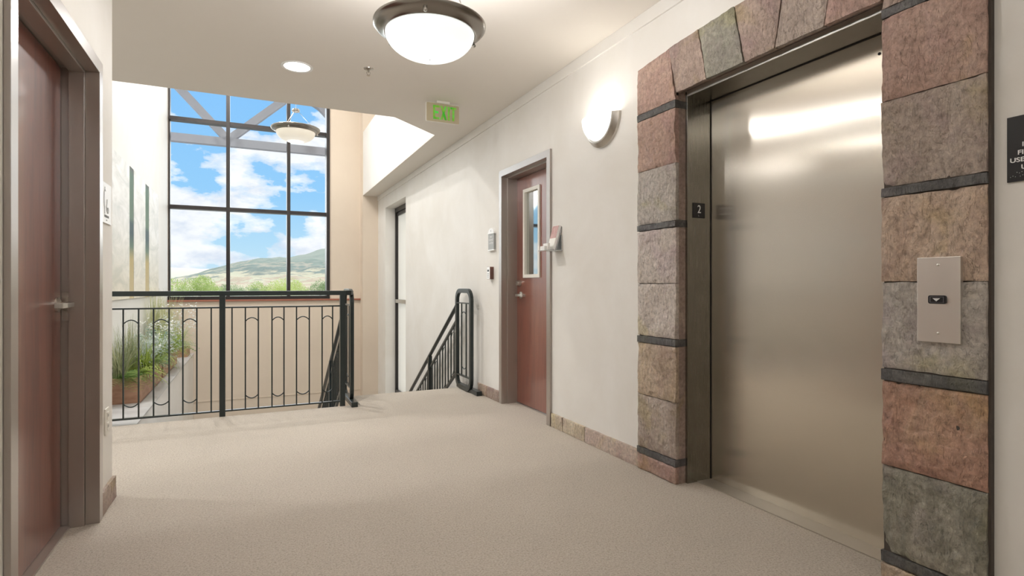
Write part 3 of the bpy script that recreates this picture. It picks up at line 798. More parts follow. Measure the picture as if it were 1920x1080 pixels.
# sprinkler
sp = thing('fire_sprinkler', 'small metal fire sprinkler on the ceiling by the bowl pendant', 'sprinkler', (.81, 4.22, CZ))
b = MB(); b.lathe([(0, 0), (.036, 0), (.034, -.006), (.020, -.012), (.009, -.014), (0, -.014)], 24); b.build('escutcheon', M['nickel'], sp, smooth=True)
b = MB(); b.tube([(0, 0, -.01), (0, 0, -.03)], .007, 10); b.tube([(-.012, 0, -.026), (-.014, 0, -.038), (0, 0, -.052)], .002, 6); b.tube([(.012, 0, -.026), (.014, 0, -.038), (0, 0, -.052)], .002, 6); b.build('frame_arms', M['nickel'], sp)
b = MB(); b.lathe([(0, -.052), (.014, -.052), (.014, -.054), (0, -.054)], 16); b.build('deflector', M['nickel'], sp)

# exit sign
ex = thing('exit_sign', 'beige ceiling sign with glowing green EXIT letters', 'exit sign', (1.545, 4.70, 0))
pm = mat('exit_panel', (.50, .43, .29), .35)
b = MB()
def rrxz(x0, x1, z0, z1, r, y0, y1, mb):
    pts = []
    for (cx_, cz_, a0) in ((x1-r, z1-r, 0), (x0+r, z1-r, PI/2), (x0+r, z0+r, PI), (x1-r, z0+r, 3*PI/2)):
        for q in range(5): pts.append((cx_+r*math.cos(a0+q*PI/8), cz_+r*math.sin(a0+q*PI/8)))
    mb.prism(pts, 'y', y0, y1)
b = MB(); rrxz(-.152, .152, 2.515, 2.682, .010, .004, .018, b); b.build('rim', M['offwhite'], ex)
b = MB(); rrxz(-.146, .150, 2.519, 2.678, .008, .0, .006, b); b.build('panel', pm, ex)
b = MB(); b.box(-.06, .06, -.015, .045, 2.680, 2.70); b.build('mount', M['offwhite'], ex, bevel=.003)
def exit_letter_mat():
    m = bpy.data.materials.new('green_glow_letters'); m.use_nodes = True
    nt = m.node_tree; nt.nodes.clear()
    t = nd(nt, 'ShaderNodeTexCoord'); mp = nd(nt, 'ShaderNodeMapping'); mp.inputs['Scale'].default_value = (9, 1, 5); lk(nt, t.outputs['Object'], mp.inputs[0])
    n = nd(nt, 'ShaderNodeTexNoise', Scale=2.2, Detail=2.0); lk(nt, mp.outputs[0], n.inputs['Vector'])
    c = ramp(nt, n.outputs[0], [(.35, (.06, .42, .03)), (.5, (.25, .42, .06)), (.65, (.05, .75, .09))])
    e = nd(nt, 'ShaderNodeEmission', Strength=.85); lk(nt, c, e.inputs[0])
    o = nd(nt, 'ShaderNodeOutputMaterial'); lk(nt, e.outputs[0], o.inputs[0]); return m
em = exit_letter_mat()
lt = MB(); z0, z1, w = 2.540, 2.660, .017
lt.box(-.088, -.088+w, -.004, .001, z0, z1).box(-.088, -.030, -.004, .001, z1-w, z1).box(-.088, -.034, -.004, .001, z0, z0+w).box(-.088, -.042, -.004, .001, (z0+z1)/2-w/2, (z0+z1)/2+w/2)
lt.build('letter_e', em, ex)
lt = MB(); lt.prism([(-.022, z1), (-.004, z1), (.036, z0), (.018, z0)], 'y', -.004, .001); lt.prism([(.018, z1), (.036, z1), (-.004, z0), (-.022, z0)], 'y', -.0045, .001); lt.build('letter_x', em, ex)
lt = MB(); lt.box(.046, .046+w, -.004, .001, z0, z1); lt.build('letter_i', em, ex)
lt = MB(); lt.box(.088, .088+w, -.004, .001, z0, z1).box(.070, .123, -.004, .001, z1-w, z1); lt.build('letter_t', em, ex)

# wall sconce: half bowl in a nickel half ring
sc_y, sc_z = 3.085, 2.187
sn = thing('wall_sconce', 'half bowl wall sconce with a nickel band glowing by the stone surround', 'wall light', (RW, sc_y, sc_z))
b = MB()
prof = [(.150, -.046), (.156, -.050), (.164, -.048), (.170, -.040), (.178, -.030), (.190, -.018), (.192, 0), (.14, 0), (.14, -.046), (.150, -.046)]
vs = []; fs = []; n = 40
for k in range(n+1):
    a = PI+PI*k/n
    for (r, x) in prof: vs.append((x, r*math.cos(a), r*math.sin(a)*1.0))
m_ = len(prof)
for k in range(n):
    for i in range(m_-1): fs.append((k*m_+i, (k+1)*m_+i, (k+1)*m_+i+1, k*m_+i+1))
fs.append(tuple(range(m_-1))); fs.append(tuple(n*m_+i for i in range(m_-2, -1, -1)))
b.add(vs, fs); b.build('metal_band', M['nickel'], sn, smooth=True)
b = MB(); vs = []; fs = []; rows = 14
for i in range(rows+1):
    ph = PI/2*i/rows                           # from band rim (0) to the front (90 deg)
    for k in range(n+1):
        a = PI+PI*k/n
        rr_ = .150*math.cos(ph)
        vs.append((-.044-.085*math.sin(ph), rr_*math.cos(a), rr_*math.sin(a)))
for i in range(rows):
    for k in range(n): fs.append((i*(n+1)+k, i*(n+1)+k+1, (i+1)*(n+1)+k+1, (i+1)*(n+1)+k))
b.add(vs, fs); b.build('glass_bowl', bowl_glass('lit_sconce_glass', (.93, .97, .96), (1, .99, .97), .16, .85, 2.0, (-.10, 0, -.06)), sn, smooth=True)
point('sconce_bulb', (RW-.07, sc_y, sc_z-.03), 3.0, (1, .96, .90), .03)

# ================================================================== SIGNS AND SMALL THINGS
# black sign by the elevator
sg = MB().box(RW-.006, RW, .745, .912, 1.400, 1.599).build('elevator_notice_sign', M['black'])
tag(sg, 'black notice sign with white capitals on the wall past the near stone pillar', 'sign')
for (txt, yl, z, h) in (('IN', .8735, 1.510, .0135), ('FIRE', .8845, 1.4865, .0135), ('USE STAIR', .9035, 1.4645, .0135), ('UP', .876, 1.4415, .0135)):
    t = text_mb(txt, h*1.42, 1.15, .0006, .0003)
    mn = min(p[0] for p in t.v)
    xform(t, lambda a, c, e: (RW-.0068-e, yl-(a-mn), z+c)); t.build('lettering', M['white'], sg)
t = MB()
for row, z in enumerate((1.4245, 1.4145)):
    for k in range(12):
        if (k*7+row*3) % 4: t.sphere((RW-.006, .893-.006*k+(.010 if row else 0), z+(k % 2)*.003), .0010, 6, 4)
t.build('braille_dots', M['white'], sg)

# restroom sign on the near left wall
rs = MB().box(LWX, LWX+.006, 3.205, 3.418, 1.388, 1.582).build('restroom_sign', M['white'])
tag(rs, 'white restroom sign with thin figure outlines beside the near door', 'sign')
fx = LWX+.0072
def line(pts, r=.0009):
    t = MB(); t.tube([(fx, a, c) for a, c in pts], r, 6); return t
t = line([(3.275, 1.560), (3.275, 1.548), (3.262, 1.535), (3.258, 1.505), (3.262, 1.470), (3.272, 1.462), (3.272, 1.430)])
t.tube([(fx, a, c) for a, c in [(3.275, 1.548), (3.290, 1.540)]], .0009, 6)
t.build('figure_outline', M['print'], rs)
t = line([(3.322, 1.505), (3.320, 1.485), (3.310, 1.470), (3.318, 1.448), (3.326, 1.438)])
t.tube(arc((fx, 3.338, 1.452), .014, 0, 2*PI, 16, 'yz'), .0009, 6)
t.build('wheelchair_outline', M['print'], rs)
t = text_mb('RESTROOM', .018, 1.0, .0004); xform(t, lambda a, c, e: (LWX+.0064+e, 3.315+a, 1.420+c)); t.build('lettering', M['print'], rs)
t = MB(); t.prism([(3.300, 1.400), (3.328, 1.400), (3.314, 1.406)], 'x', LWX+.006, LWX+.007); t.build('braille_mark', M['print'], rs)

# outlet
ot = MB().box(LWX, LWX+.007, 3.292, 3.372, .358, .484).build('wall_outlet', M['offwhite'], bevel=.002)
tag(ot, 'cream double outlet plate low on the near wall', 'outlet')
for z in (.395, .447):
    o2 = MB().box(LWX+.0065, LWX+.010, 3.314, 3.350, z-.018, z+.018).build('socket', M['offwhite'], ot, bevel=.001)
    MB().box(LWX+.0095, LWX+.0105, 3.322, 3.325, z-.006, z+.008).box(LWX+.0095, LWX+.0105, 3.338, 3.341, z-.006, z+.008).build('slots', M['dark'], o2)

# office plaque beside the cherry door
pq = thing('office_plaque', 'grey office plaque with a white arched top beside the cherry door', 'sign')
x0, x1 = RW-.022, RW
b = MB(); pts = [(4.865, 1.585), (5.000, 1.585)] + [(4.9325+.055*math.cos(PI*k/12)*1.0, 1.592+.042*math.sin(PI*k/12)) for k in range(13)]
b.prism([(5.000, 1.592)] + [(4.9325-.0675*math.cos(PI-PI*k/12)*-1 if False else 4.9325+.0675*math.cos(PI*k/12), 1.592+.045*math.sin(PI*k/12)) for k in range(13)], 'x', x0-.002, x1)
b.build('arched_top', M['white'], pq)
MB().box(x0, x1, 4.865, 5.000, 1.430, 1.592).build('plate', M['grey'], pq)
MB().box(x0-.004, x1, 4.860, 5.005, 1.583, 1.594).build('edge_strip', M['white'], pq)
MB().box(x0-.004, x1, 4.860, 5.005, 1.422, 1.431).build('edge_strip', M['white'], pq)
t = MB(); random.seed(3)
for z, n_ in ((1.553, 3), (1.523, 6), (1.493, 6)):
    for k in range(n_):
        yc = 4.9325+(k-(n_-1)/2)*.017
        t.box(x0-.001, x0, yc-.0065, yc-.003, z-.009, z+.009).box(x0-.001, x0, yc+.003, yc+.0065, z-.009, z+.009)
        zz = z+random.choice((-.009, -.001, .007)); t.box(x0-.001, x0, yc-.0065, yc+.0065, zz-.0, zz+.0025)
t.build('lettering', M['white'], pq)
t = MB(); t.sphere((x0-.002, 4.9325, 1.610), .008, 10, 6, (.2, 1, 1)); t.build('emblem', M['grey'], pq)
# keypad
kp = thing('door_keypad', 'small white and brown entry keypad under the office plaque', 'keypad')
MB().box(RW-.040, RW, 4.915, 4.990, 1.150, 1.268).build('housing', mat('brown_housing', (.13, .055, .04), .4), kp, bevel=.002)
MB().box(RW-.0415, RW-.039, 4.917, 4.988, 1.152, 1.266).build('face', M['white'], kp)
MB().box(RW-.043, RW-.041, 4.935, 4.975, 1.222, 1.240).build('display', M['black'], kp)
t = MB()
for i in range(2):
    for k in range(3): t.box(RW-.043, RW-.041, 4.935+i*.024, 4.948+i*.024, 1.165+k*.016, 1.174+k*.016)
t.build('keys', M['grey'], kp)
# brochure shelf
bs = thing('brochure_shelf', 'clear acrylic ledge fixed to the wall beside the cherry door frame', 'shelf')
SX0, SY0, SY1, SHZ = 1.985, 3.625, 3.745, 1.345
MB().box(SX0, RW, SY0, SY1, SHZ, SHZ+.006).build('tray', M['acrylic'], bs)
MB().box(RW-.005, RW, SY0+.01, SY1-.01, SHZ, SHZ+.12).build('back_plate', M['acrylic'], bs)
br = thing('brochure_holder', 'slanted stack of pink and cream brochures on the acrylic shelf', 'brochures')
def lean(mb, base_x, ang): 
    c_, s_ = math.cos(ang), math.sin(ang)
    return xform(mb, lambda a, y_, e: (base_x+a*c_+e*s_, y_, SHZ+.006-a*s_+e*c_))
AN = .28
BX = 2.050
q = MB().box(0, .020, SY0+.012, SY1-.016, .006, .195); lean(q, BX, AN).build('brochure_pages', M['paper'], br)
q = MB().box(-.0012, .0, SY0+.013, SY1-.017, .095, .193); lean(q, BX, AN).build('pink_cover', M['leaflet'], br)
q = MB().box(-.0012, .0, SY0+.013, SY1-.017, .008, .095); lean(q, BX, AN).build('cream_cover', M['offwhite'], br)
q = MB().box(.022, .026, SY0+.006, SY0+.012, .0, .19).box(.022, .025, SY0+.008, SY1-.010, .0, .185); lean(q, BX, AN).build('acrylic_back', M['acrylic'], br)
for (x, y0, h, lb) in ((2.020, SY0+.018, .05, 'stack of white cards in front of the brochures'), (2.000, SY0+.030, .030, 'low stack of white cards at the edge of the acrylic shelf')):
    c_ = MB().box(x-.010, x+.010, y0, y0+.070, SHZ+.0062, SHZ+.0062+h).build('business_cards', M['paper'])
    tag(c_, lb, 'cards')

# ================================================================== ART ON THE STAIR WALL
art = thing('wall_artwork', 'tall frosted glass landscape artwork with green and gold strips', 'artwork')
def art_mat():
    m = bpy.data.materials.new('etched_glass_landscape'); m.use_nodes = True
    nt = m.node_tree; b = nt.nodes['Principled BSDF']
    t = nd(nt, 'ShaderNodeTexCoord')
    mp = nd(nt, 'ShaderNodeMapping'); mp.inputs['Scale'].default_value = (1, .8, 2.0); mp.inputs['Rotation'].default_value = (.5, 0, 0); lk(nt, t.outputs['Object'], mp.inputs[0])
    n = nd(nt, 'ShaderNodeTexNoise', Scale=2.2, Detail=9.0, Roughness=.62, Distortion=1.2); lk(nt, mp.outputs[0], n.inputs['Vector'])
    sep = nd(nt, 'ShaderNodeSeparateXYZ'); lk(nt, t.outputs['Object'], sep.inputs[0])
    c = ramp(nt, n.outputs[0], [(.34, (.62, .64, .62)), (.5, (.78, .78, .765)), (.62, (.88, .88, .87))])
    zz = math_n(nt, 'DIVIDE', math_n(nt, 'SUBTRACT', sep.outputs[2], .95), 1.4, True)
    k = ramp(nt, zz, [(0, (.95, .88, .74)), (.35, (.98, .96, .90)), (.6, (1, 1, 1))])
    lk(nt, mixc(nt, 1.0, c, k, 'MULTIPLY'), b.inputs['Base Color']); b.inputs['Roughness'].default_value = .55
    return m
am = art_mat()
def strip_mat():
    m = bpy.data.materials.new('green_gold_strip'); m.use_nodes = True
    nt = m.node_tree; b = nt.nodes['Principled BSDF']
    t = nd(nt, 'ShaderNodeTexCoord'); sep = nd(nt, 'ShaderNodeSeparateXYZ'); lk(nt, t.outputs['Object'], sep.inputs[0])
    zz = math_n(nt, 'DIVIDE', math_n(nt, 'SUBTRACT', sep.outputs[2], .95), 1.4, True)
    lk(nt, ramp(nt, zz, [(0, (.60, .50, .30)), (.30, (.50, .40, .18)), (.40, (.13, .20, .14)), (.50, (.05, .09, .10)), (.58, (.05, .09, .10)), (.62, (.13, .20, .14)), (.95, (.10, .17, .12)), (1, (.10, .11, .10))]), b.inputs['Base Color'])
    b.inputs['Roughness'].default_value = .6; b.inputs['Specular IOR Level'].default_value = .15
    return m
stm = strip_mat()
for (y0, y1) in ((6.05, 7.125), (7.385, 8.145), (8.44, 9.27)):
    MB().box(LX+.012, LX+.020, y0, y1, .950, 2.365).build('etched_panel', am, art)
for (y0, y1, zt) in ((7.145, 7.365, 2.368), (8.165, 8.42, 2.345)):
    MB().box(LX, LX+.018, y0, y1, .950, zt).build('colour_strip', stm, art)

# ================================================================== PLANTERS
def planter(y0, y1, x0, x1, h, label):
    root = thing('planter_box', label, 'planter', (0, 0, 0), 'planter boxes on the ledge')
    b = MB(); t = .018
    b.box(x0, x1, y0, y0+t, 0, h).box(x0, x1, y1-t, y1, 0, h).box(x0, x0+t, y0+t, y1-t, 0, h).box(x1-t, x1, y0+t, y1-t, 0, h).box(x0, x1, y0, y1, 0, .012)
    b.build('box', M['planterwood'], root, bevel=.003)
    MB().box(x0+t, x1-t, y0+t, y1-t, .02, h-.03).build('soil', M['soil'], root)
    return root
PX0, PX1 = LX+.012, -.905
planter(6.17, 7.62, PX0, PX1, .235, 'rusty brown planter box with its end toward the guardrail')
planter(7.72, 9.15, PX0, PX1, .235, 'brown planter box standing behind the first one')
planter(9.85, 10.30, PX0+.06, -.84, .13, 'small low brown box at the far end of the ledge')

def leaf_mat(name, c, c2, rough=.5):
    m = bpy.data.materials.new(name); m.use_nodes = True
    nt = m.node_tree; b = nt.nodes['Principled BSDF']
    g = nd(nt, 'ShaderNodeNewGeometry')
    lk(nt, ramp(nt, g.outputs['Random Per Island'], [(0, c), (1, c2)]), b.inputs['Base Color'])
    b.inputs['Roughness'].default_value = rough
    b.inputs['Subsurface Weight'].default_value = 0
    tr = nd(nt, 'ShaderNodeBsdfTranslucent'); lk(nt, b.inputs['Base Color'].links[0].from_socket, tr.inputs[0])
    mx = nd(nt, 'ShaderNodeMixShader', Fac=.35); o = [n for n in nt.nodes if n.type == 'OUTPUT_MATERIAL'][0]
    lk(nt, b.outputs[0], mx.inputs[1]); lk(nt, tr.outputs[0], mx.inputs[2]); lk(nt, mx.outputs[0], o.inputs[0])
    return m
LM = {
 'lime': leaf_mat('lime_leaves', (.26, .36, .05), (.50, .60, .14)),
 'fern': leaf_mat('fern_leaves', (.10, .22, .05), (.30, .42, .12)),
 'silver': leaf_mat('silver_leaves', (.42, .50, .44), (.68, .74, .70)),
 'grass': leaf_mat('dry_green_grass', (.22, .27, .14), (.52, .52, .32)),
 'palegrass': leaf_mat('pale_yellow_grass', (.42, .46, .22), (.70, .68, .42)),
 'blue': leaf_mat('blue_green_leaves', (.14, .28, .22), (.34, .46, .38)),
 'flower': leaf_mat('white_flowers', (.82, .82, .80), (.92, .92, .90)),
}
def blade(mb, base, d, length, width, droop, seg=5):
    """arching strip leaf"""
    d = Vector(d).normalized(); p = Vector(base); pts = []
    side = d.cross(Vector((0, 0, 1)))
    if side.length < .1: side = Vector((random.uniform(-1, 1), random.uniform(-1, 1), 0))
    side.normalize()
    vs = []; step = length/seg
    for i in range(seg+1):
        w = width*(1-(i/seg)**1.6)*(.6+.4*min(1, i*1.0))*.5+.0004
        vs += [p-side*w, p+side*w]
        p = p+d*step; d = (d+Vector((0, 0, -droop))).normalized()
    mb.add(vs, [(2*i, 2*i+1, 2*i+3, 2*i+2) for i in range(seg)])
    return p
def clampx(mb):
    def f(x, y, z):
        x = max(x, LX+.024); 
        if z < .012: z = .012
        return (x, y, z)
    return xform(mb, f)
def grass(x, y, z, n, h, spread, m, label, width=.006, droop=.10):
    mb = MB()
    for k in range(n):
        a = random.uniform(0, 2*PI); s_ = random.uniform(0, spread)
        blade(mb, (x+random.uniform(-.04, .04), y+random.uniform(-.06, .06), z), (math.cos(a)*s_, math.sin(a)*s_, 1), h*random.uniform(.5, 1.05), width, droop*random.uniform(.4, 1.6), 6)
    o = clampx(mb).build('ornamental_grass', m); tag(o, label, 'plant', 'plants in the ledge planters', 'thing'); return o
def fern(x, y, z, n, L, m, label, name='fern', out=1.0, droop=.28):
    mb = MB()
    for k in range(n):
        a = random.uniform(-PI*.62, PI*.62); e = random.uniform(.25, 1.2)
        d = Vector((math.cos(a)*out, math.sin(a), e)).normalized(); p = Vector((x+random.uniform(-.03, .03), y+random.uniform(-.08, .08), z))
        l = L*random.uniform(.6, 1.1); seg = 12; st = l/seg
        for i in range(seg):
            side = d.cross(Vector((0, 0, 1))); 
            if side.length < .1: side = Vector((1, 0, 0))
            side.normalize(); w = .055*math.sin(PI*(i+1.2)/(seg+1.5))*L/.3
            for s_ in (-1, 1):
                blade(mb, p, side*s_+d*.5+Vector((0, 0, .1)), w, .012, .15, 2)
            p = p+d*st; d = (d+Vector((0, 0, -droop*.5))).normalized()
    o = clampx(mb).build(name, m); tag(o, label, 'plant', 'plants in the ledge planters', 'thing'); return o
def bushy(x, y, z, n, r, h, m, label, leaf=.03, flowers=0, name='silver_shrub'):
    mb = MB(); fl = MB()
    for k in range(n):
        a = random.uniform(0, 2*PI); t = random.random()**.5; e = random.random()
        c = Vector((x+.04+r*t*math.cos(a)*(.75+.5*e), y+r*1.3*t*math.sin(a), z+h*e*(1-.3*t)))
        for q in range(4):
            b_ = random.uniform(0, 2*PI)
            blade(mb, c, (math.cos(b_), math.sin(b_), random.uniform(-.2, 1)), leaf*random.uniform(.6, 1.3), leaf*.38, .1, 2)
    for k in range(n//4):
        a = random.uniform(0, 2*PI); blade(mb, (x, y, z), (math.cos(a)*.5, math.sin(a)*.6, 1), h*.9, .004, .04, 4)
    root = clampx(mb).build(name, m); tag(root, label, 'plant', 'plants in the ledge planters')
    if flowers:
        for k in range(flowers):
            a = random.uniform(-PI/2, PI/2) if random.random() < .7 else random.uniform(0, 2*PI)
            c = Vector((x+.05+r*.9*math.cos(a), y+r*1.2*math.sin(a), z+h*random.uniform(.45, 1.15)))
            for q in range(5):
                b_ = q*2*PI/5
                blade(fl, c, (math.cos(b_)+random.uniform(-.3, .3), math.sin(b_), random.uniform(-.6, .9)), .022, .017, .2, 2)
        clampx(fl).build('blossoms', LM['flower'], root)
    return root
random.seed(21)
SZP = .20
grass(-1.08, 6.24, SZP, 150, .50, .55, LM['grass'], 'tall dull green grass at the near end of the first planter', .007)
grass(-1.04, 6.55, SZP, 110, .60, .35, LM['grass'], 'thin upright grass behind the near ferns', .006)
fern(-1.05, 6.24, SZP+.03, 26, .30, LM['fern'], 'dark green fern in the near corner of the first planter')
fern(-1.00, 6.40, SZP+.03, 30, .34, LM['lime'], 'lime fern spilling over the near planter rim')
grass(-.94, 6.62, SZP+.04, 190, .36, 1.0, LM['lime'], 'lime drooping grass over the side of the first planter', .009, .42)
bushy(-1.02, 6.72, SZP, 230, .17, .46, LM['silver'], 'silver leaved shrub behind the lime fern', .036, 10)
fern(-.96, 6.95, SZP+.05, 30, .34, LM['fern'], 'mid green fern in the middle of the first planter')
bushy(-.97, 7.12, SZP, 240, .19, .44, LM['silver'], 'silver shrub carrying sprays of white blossoms', .032, 80)
grass(-.91, 7.40, SZP+.04, 220, .42, 1.0, LM['lime'], 'bright lime grass tumbling at the end of the first planter', .010, .42)
bushy(-1.00, 7.66, SZP, 130, .15, .46, LM['blue'], 'blue green leafy plant between the two planters', .042, 34, 'leafy_plant')
bushy(-.95, 8.00, SZP, 220, .18, .58, LM['silver'], 'pale shrub with white blossoms in the rear planter', .034, 80)
grass(-1.04, 8.25, SZP, 220, .86, .34, LM['palegrass'], 'tall feathery pale grass in the rear planter', .007, .05)
grass(-.98, 8.75, SZP, 170, .84, .42, LM['palegrass'], 'second tall pale grass nearest the window wall', .007, .06)
grass(-.90, 8.30, SZP+.04, 200, .48, .95, LM['lime'], 'lime grass hanging over the rear planter side', .010, .40)
fern(-.93, 8.62, SZP+.04, 34, .38, LM['fern'], 'green fern at the far end of the rear planter')
bushy(-.86, 9.00, SZP+.05, 60, .17, .52, LM['silver'], 'airy white blossom sprays leaning out beyond the rear planter', .022, 70, 'flowering_sprays')
grass(-.88, 9.00, SZP+.04, 130, .42, .95, LM['lime'], 'lime grass drooping at the far end of the rear planter', .009, .40)

# ================================================================== OUTSIDE
# gable truss beyond the glass
tr = thing('roof_truss', 'grey roof truss outside the tall window', 'truss')
TY = 11.60
def beam(p, q, w, name='diagonal_brace'):
    b = MB(); b.tube([(p[0], TY, p[1]), (q[0], TY, q[1])], 0, rect=(w, .14), up=(0, 1, 0)); return b.build(name, M['truss'], tr)
b = MB().box(-4, 5, TY-.07, TY+.07, 3.665, 3.81); b.build('bottom_chord', M['truss'], tr)
beam((-.33, 3.78), (-1.32, 4.85), .13); beam((-.33, 3.78), (.95, 4.95), .13)
b = MB(); b.tube([(.70, TY, 4.86), (1.0, TY, 4.79), (1.30, TY, 4.62), (1.52, TY, 4.40), (1.75, TY, 4.05), (1.85, TY, 3.75)], 0, rect=(.15, .14), up=(0, 1, 0)); b.build('curved_brace', M['truss'], tr)
beam((1.25, 4.95), (2.2, 4.05), .12)
for x in (-3.9, 4.9): MB().box(x-.1, x+.1, TY-.1, TY+.1, -4.6, 3.67).build('column', M['truss'], tr)
beam((-4, 3.75), (.45, 6.6), .2, 'rafter'); beam((5, 3.75), (.45, 6.6), .2, 'rafter')

GZ = -4.6
b = MB(); b.box(-900, 900, 12.5, 1500, GZ-1, GZ)
struct('ground_outside', b, mottled('dry_ground', (.42, .42, .40), (.52, .50, .44), .05, .9, bump=None), 'dry ground outside the window', 'ground')
# hill range: ridge profile sampled against azimuth (x over y)
def hill_h(t):
    pr = [(-.30, 6), (-.118, 8), (-.098, 16), (-.078, 22), (-.045, 30), (-.005, 37), (.025, 42), (.045, 46), (.060, 46), (.088, 51), (.107, 56), (.125, 60), (.14, 59), (.16, 60), (.22, 66), (.40, 70), (.8, 40)]
    for (a, h0), (b_, h1) in zip(pr, pr[1:]):
        if a <= t <= b_:
            k = (t-a)/(b_-a); return h0+(h1-h0)*k
    return 6
def terrain(name, y0, y1, ny, x0, x1, nx, hf, m, label):
    vs = []; fs = []
    for j in range(ny+1):
        for i in range(nx+1):
            x = x0+(x1-x0)*i/nx; y = y0+(y1-y0)*j/ny
            vs.append((x, y, hf(x, y, j/ny)))
    for j in range(ny):
        for i in range(nx):
            k = j*(nx+1)+i; fs.append((k, k+1, k+nx+2, k+nx+1))
    mb = MB(); mb.add(vs, fs); o = mb.build(name, m, smooth=True); o['kind'] = 'structure'
    if label: o['label'] = label; o['category'] = 'hill'
    return o
def hill_fn(x, y, v):
    t = x/800.0
    h = hill_h(t)*1.0
    s = math.sin(min(1, v*1.25)*PI/2)**1.7 if v < .8 else math.cos((v-.8)/.2*PI/2)**.5
    g = noise.noise(Vector((x*.018+y*.012, y*.010, 0)))*.5+noise.noise(Vector((x*.05+y*.03, y*.02, 3)))*.28+noise.noise(Vector((x*.15+y*.06, y*.05, 5)))*.12
    r = noise.noise(Vector((x*.022, 1.5, 0)))*3.2+noise.noise(Vector((x*.07, 7.5, 0)))*1.4
    gul = abs(noise.noise(Vector((x*.030+y*.012, y*.006, 8))))*14+abs(noise.noise(Vector((x*.085-y*.03, y*.02, 4))))*5
    return GZ+(h+r)*s+g*h*.34*s*(1-s*.7)-gul*s*(1-s)*2.2
def hill_mat():
    m = bpy.data.materials.new('haze_paled_hillside'); m.use_nodes = True  # haze is put into the pale tones; tan and green are the hill's own
    nt = m.node_tree; b = nt.nodes['Principled BSDF']; b.inputs['Roughness'].default_value = 1; b.inputs['Specular IOR Level'].default_value = 0
    g = nd(nt, 'ShaderNodeNewGeometry'); sep = nd(nt, 'ShaderNodeSeparateXYZ'); lk(nt, g.outputs['Position'], sep.inputs[0])
    mp = nd(nt, 'ShaderNodeMapping'); mp.inputs['Rotation'].default_value = (0, .5, 0); mp.inputs['Scale'].default_value = (.35, .5, 2.2); lk(nt, g.outputs['Position'], mp.inputs[0])
    n = nd(nt, 'ShaderNodeTexNoise', Scale=.07, Detail=10.0, Roughness=.62); lk(nt, mp.outputs[0], n.inputs['Vector'])
    zz = math_n(nt, 'DIVIDE', math_n(nt, 'ADD', sep.outputs[2], 3.0), 40.0)
    v = math_n(nt, 'ADD', zz, math_n(nt, 'MULTIPLY', math_n(nt, 'SUBTRACT', n.outputs[0], .5), 1.3))
    lk(nt, ramp(nt, v, [(.05, (0.757, 0.692, 0.502)), (.20, (0.679, 0.524, 0.407)), (.26, (0.757, 0.734, 0.550)), (.36, (0.757, 0.671, 0.502)), (.41, (0.520, 0.503, 0.407)), (.50, (0.306, 0.356, 0.323)), (.62, (0.373, 0.420, 0.371)), (.68, (0.622, 0.556, 0.454)), (.76, (0.339, 0.398, 0.347)), (.95, (0.452, 0.483, 0.419))]), b.inputs['Base Color'])
    return m
terrain('hill_range', 300, 1000, 90, -420, 420, 300, hill_fn, hill_mat(), 'green and tan hill ridge seen through the window')
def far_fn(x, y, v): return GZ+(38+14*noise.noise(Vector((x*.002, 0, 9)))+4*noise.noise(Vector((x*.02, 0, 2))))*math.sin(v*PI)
terrain('distant_hills', 1150, 1450, 8, -1200, 1000, 90, far_fn, mat('haze_paled_far_hills', (.97, .90, .76), 1, spec=0), 'pale distant hills beyond the ridge')  # pale base colour stands in for haze, warmed against the blue sky light

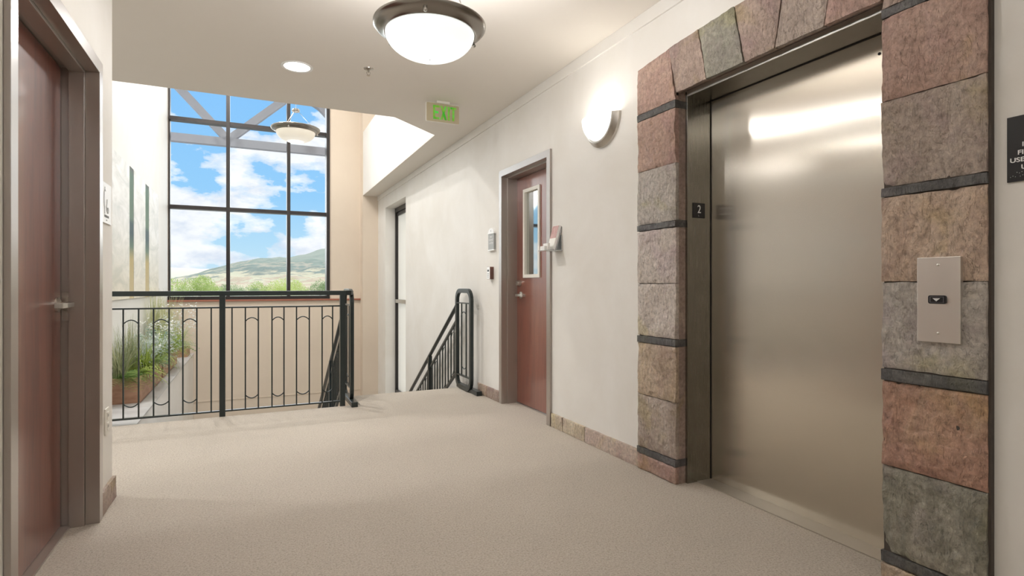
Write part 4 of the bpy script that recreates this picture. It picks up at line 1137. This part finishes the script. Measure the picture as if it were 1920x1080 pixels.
# trees below the hills
def tree(x, y, top, w, m, label):
    root = thing('tree', label, 'tree', (x, y, GZ), 'trees outside the window')
    H = top-GZ
    b = MB(); b.tube([(0, 0, 0), (.1, 0, H*.35), (0, 0, H*.7)], w*.045, 8); b.build('trunk', M['soil'], root, smooth=True)
    mb = MB()
    cl = [(random.uniform(-.32, .32)*w, random.uniform(-.3, .3)*w, H-w*random.uniform(.28, .75), w*random.uniform(.20, .34)) for _ in range(9)] + [(0, 0, H-w*.33, w*.33)]
    for (cx_, cy_, cz_, r) in cl:
        for k in range(260):
            v = Vector((random.gauss(0, 1), random.gauss(0, 1), random.gauss(0, 1))).normalized()*r*random.uniform(.65, 1.05)
            c = Vector((cx_, cy_, cz_))+v; s_ = w*.022
            a, b_ = Vector((random.uniform(-1, 1), random.uniform(-1, 1), random.uniform(-1, 1))).normalized()*s_, Vector((random.uniform(-1, 1), random.uniform(-1, 1), random.uniform(-1, 1))).normalized()*s_
            mb.add([c-a, c+b_, c+a, c-b_], [(0, 1, 2, 3)])
    mb.build('foliage', m, root)
    return root
TM = [leaf_mat('tree_leaves_green', (.48, .60, .20), (.70, .76, .34), .8), leaf_mat('tree_leaves_dark', (.36, .46, .24), (.52, .60, .34), .8), leaf_mat('tree_leaves_yellow', (.66, .74, .26), (.82, .86, .42), .8)]
def px(u, y):     # compass placement of the far trees by bearing
    th = math.atan(495/1050.)+math.atan((960-u)/1050.)*-1
    return math.tan(th)*y
random.seed(5)
TREES = [(322, 90, 525, 60, 0, 'round green tree against the stairwell wall edge'), (345, 110, 534, 30, 1, 'low dark tree in the first window bay'), (374, 85, 517, 52, 0, 'broad bright green tree in the first window bay'),
         (394, 95, 525, 34, 0, 'green tree at the right of the broad one'), (434, 110, 531, 26, 1, 'dark little tree just right of the first mullion'), (448, 120, 534, 22, 1, 'small dark shrub tree in the middle bay'),
         (483, 104, 527, 32, 0, 'rounded mid green tree in the middle bay'), (466, 100, 535, 26, 1, 'low bushy tree in the middle bay'), (512, 88, 528, 30, 0, 'green tree left of the yellow one'), (528, 80, 524, 28, 2, 'yellow green tree before the second mullion'),
         (546, 85, 520, 26, 2, 'yellow green tree after the second mullion'), (570, 105, 536, 34, 0, 'low green tree in the last bay'), (600, 90, 523, 44, 1, 'dark bluish tree at the window edge'), (408, 120, 538, 26, 1, 'low dark tree behind the first mullion')]
for (u, y, vt, wp, mi, lb) in TREES:
    dep = y/math.cos(math.atan(495/1050.))
    top = CAM_H+(537-vt)*y*.97/1050.
    w = max(3.5, wp*y*.97/1050.*1.05)
    tree(px(u, y), y, top, w, TM[mi], lb)
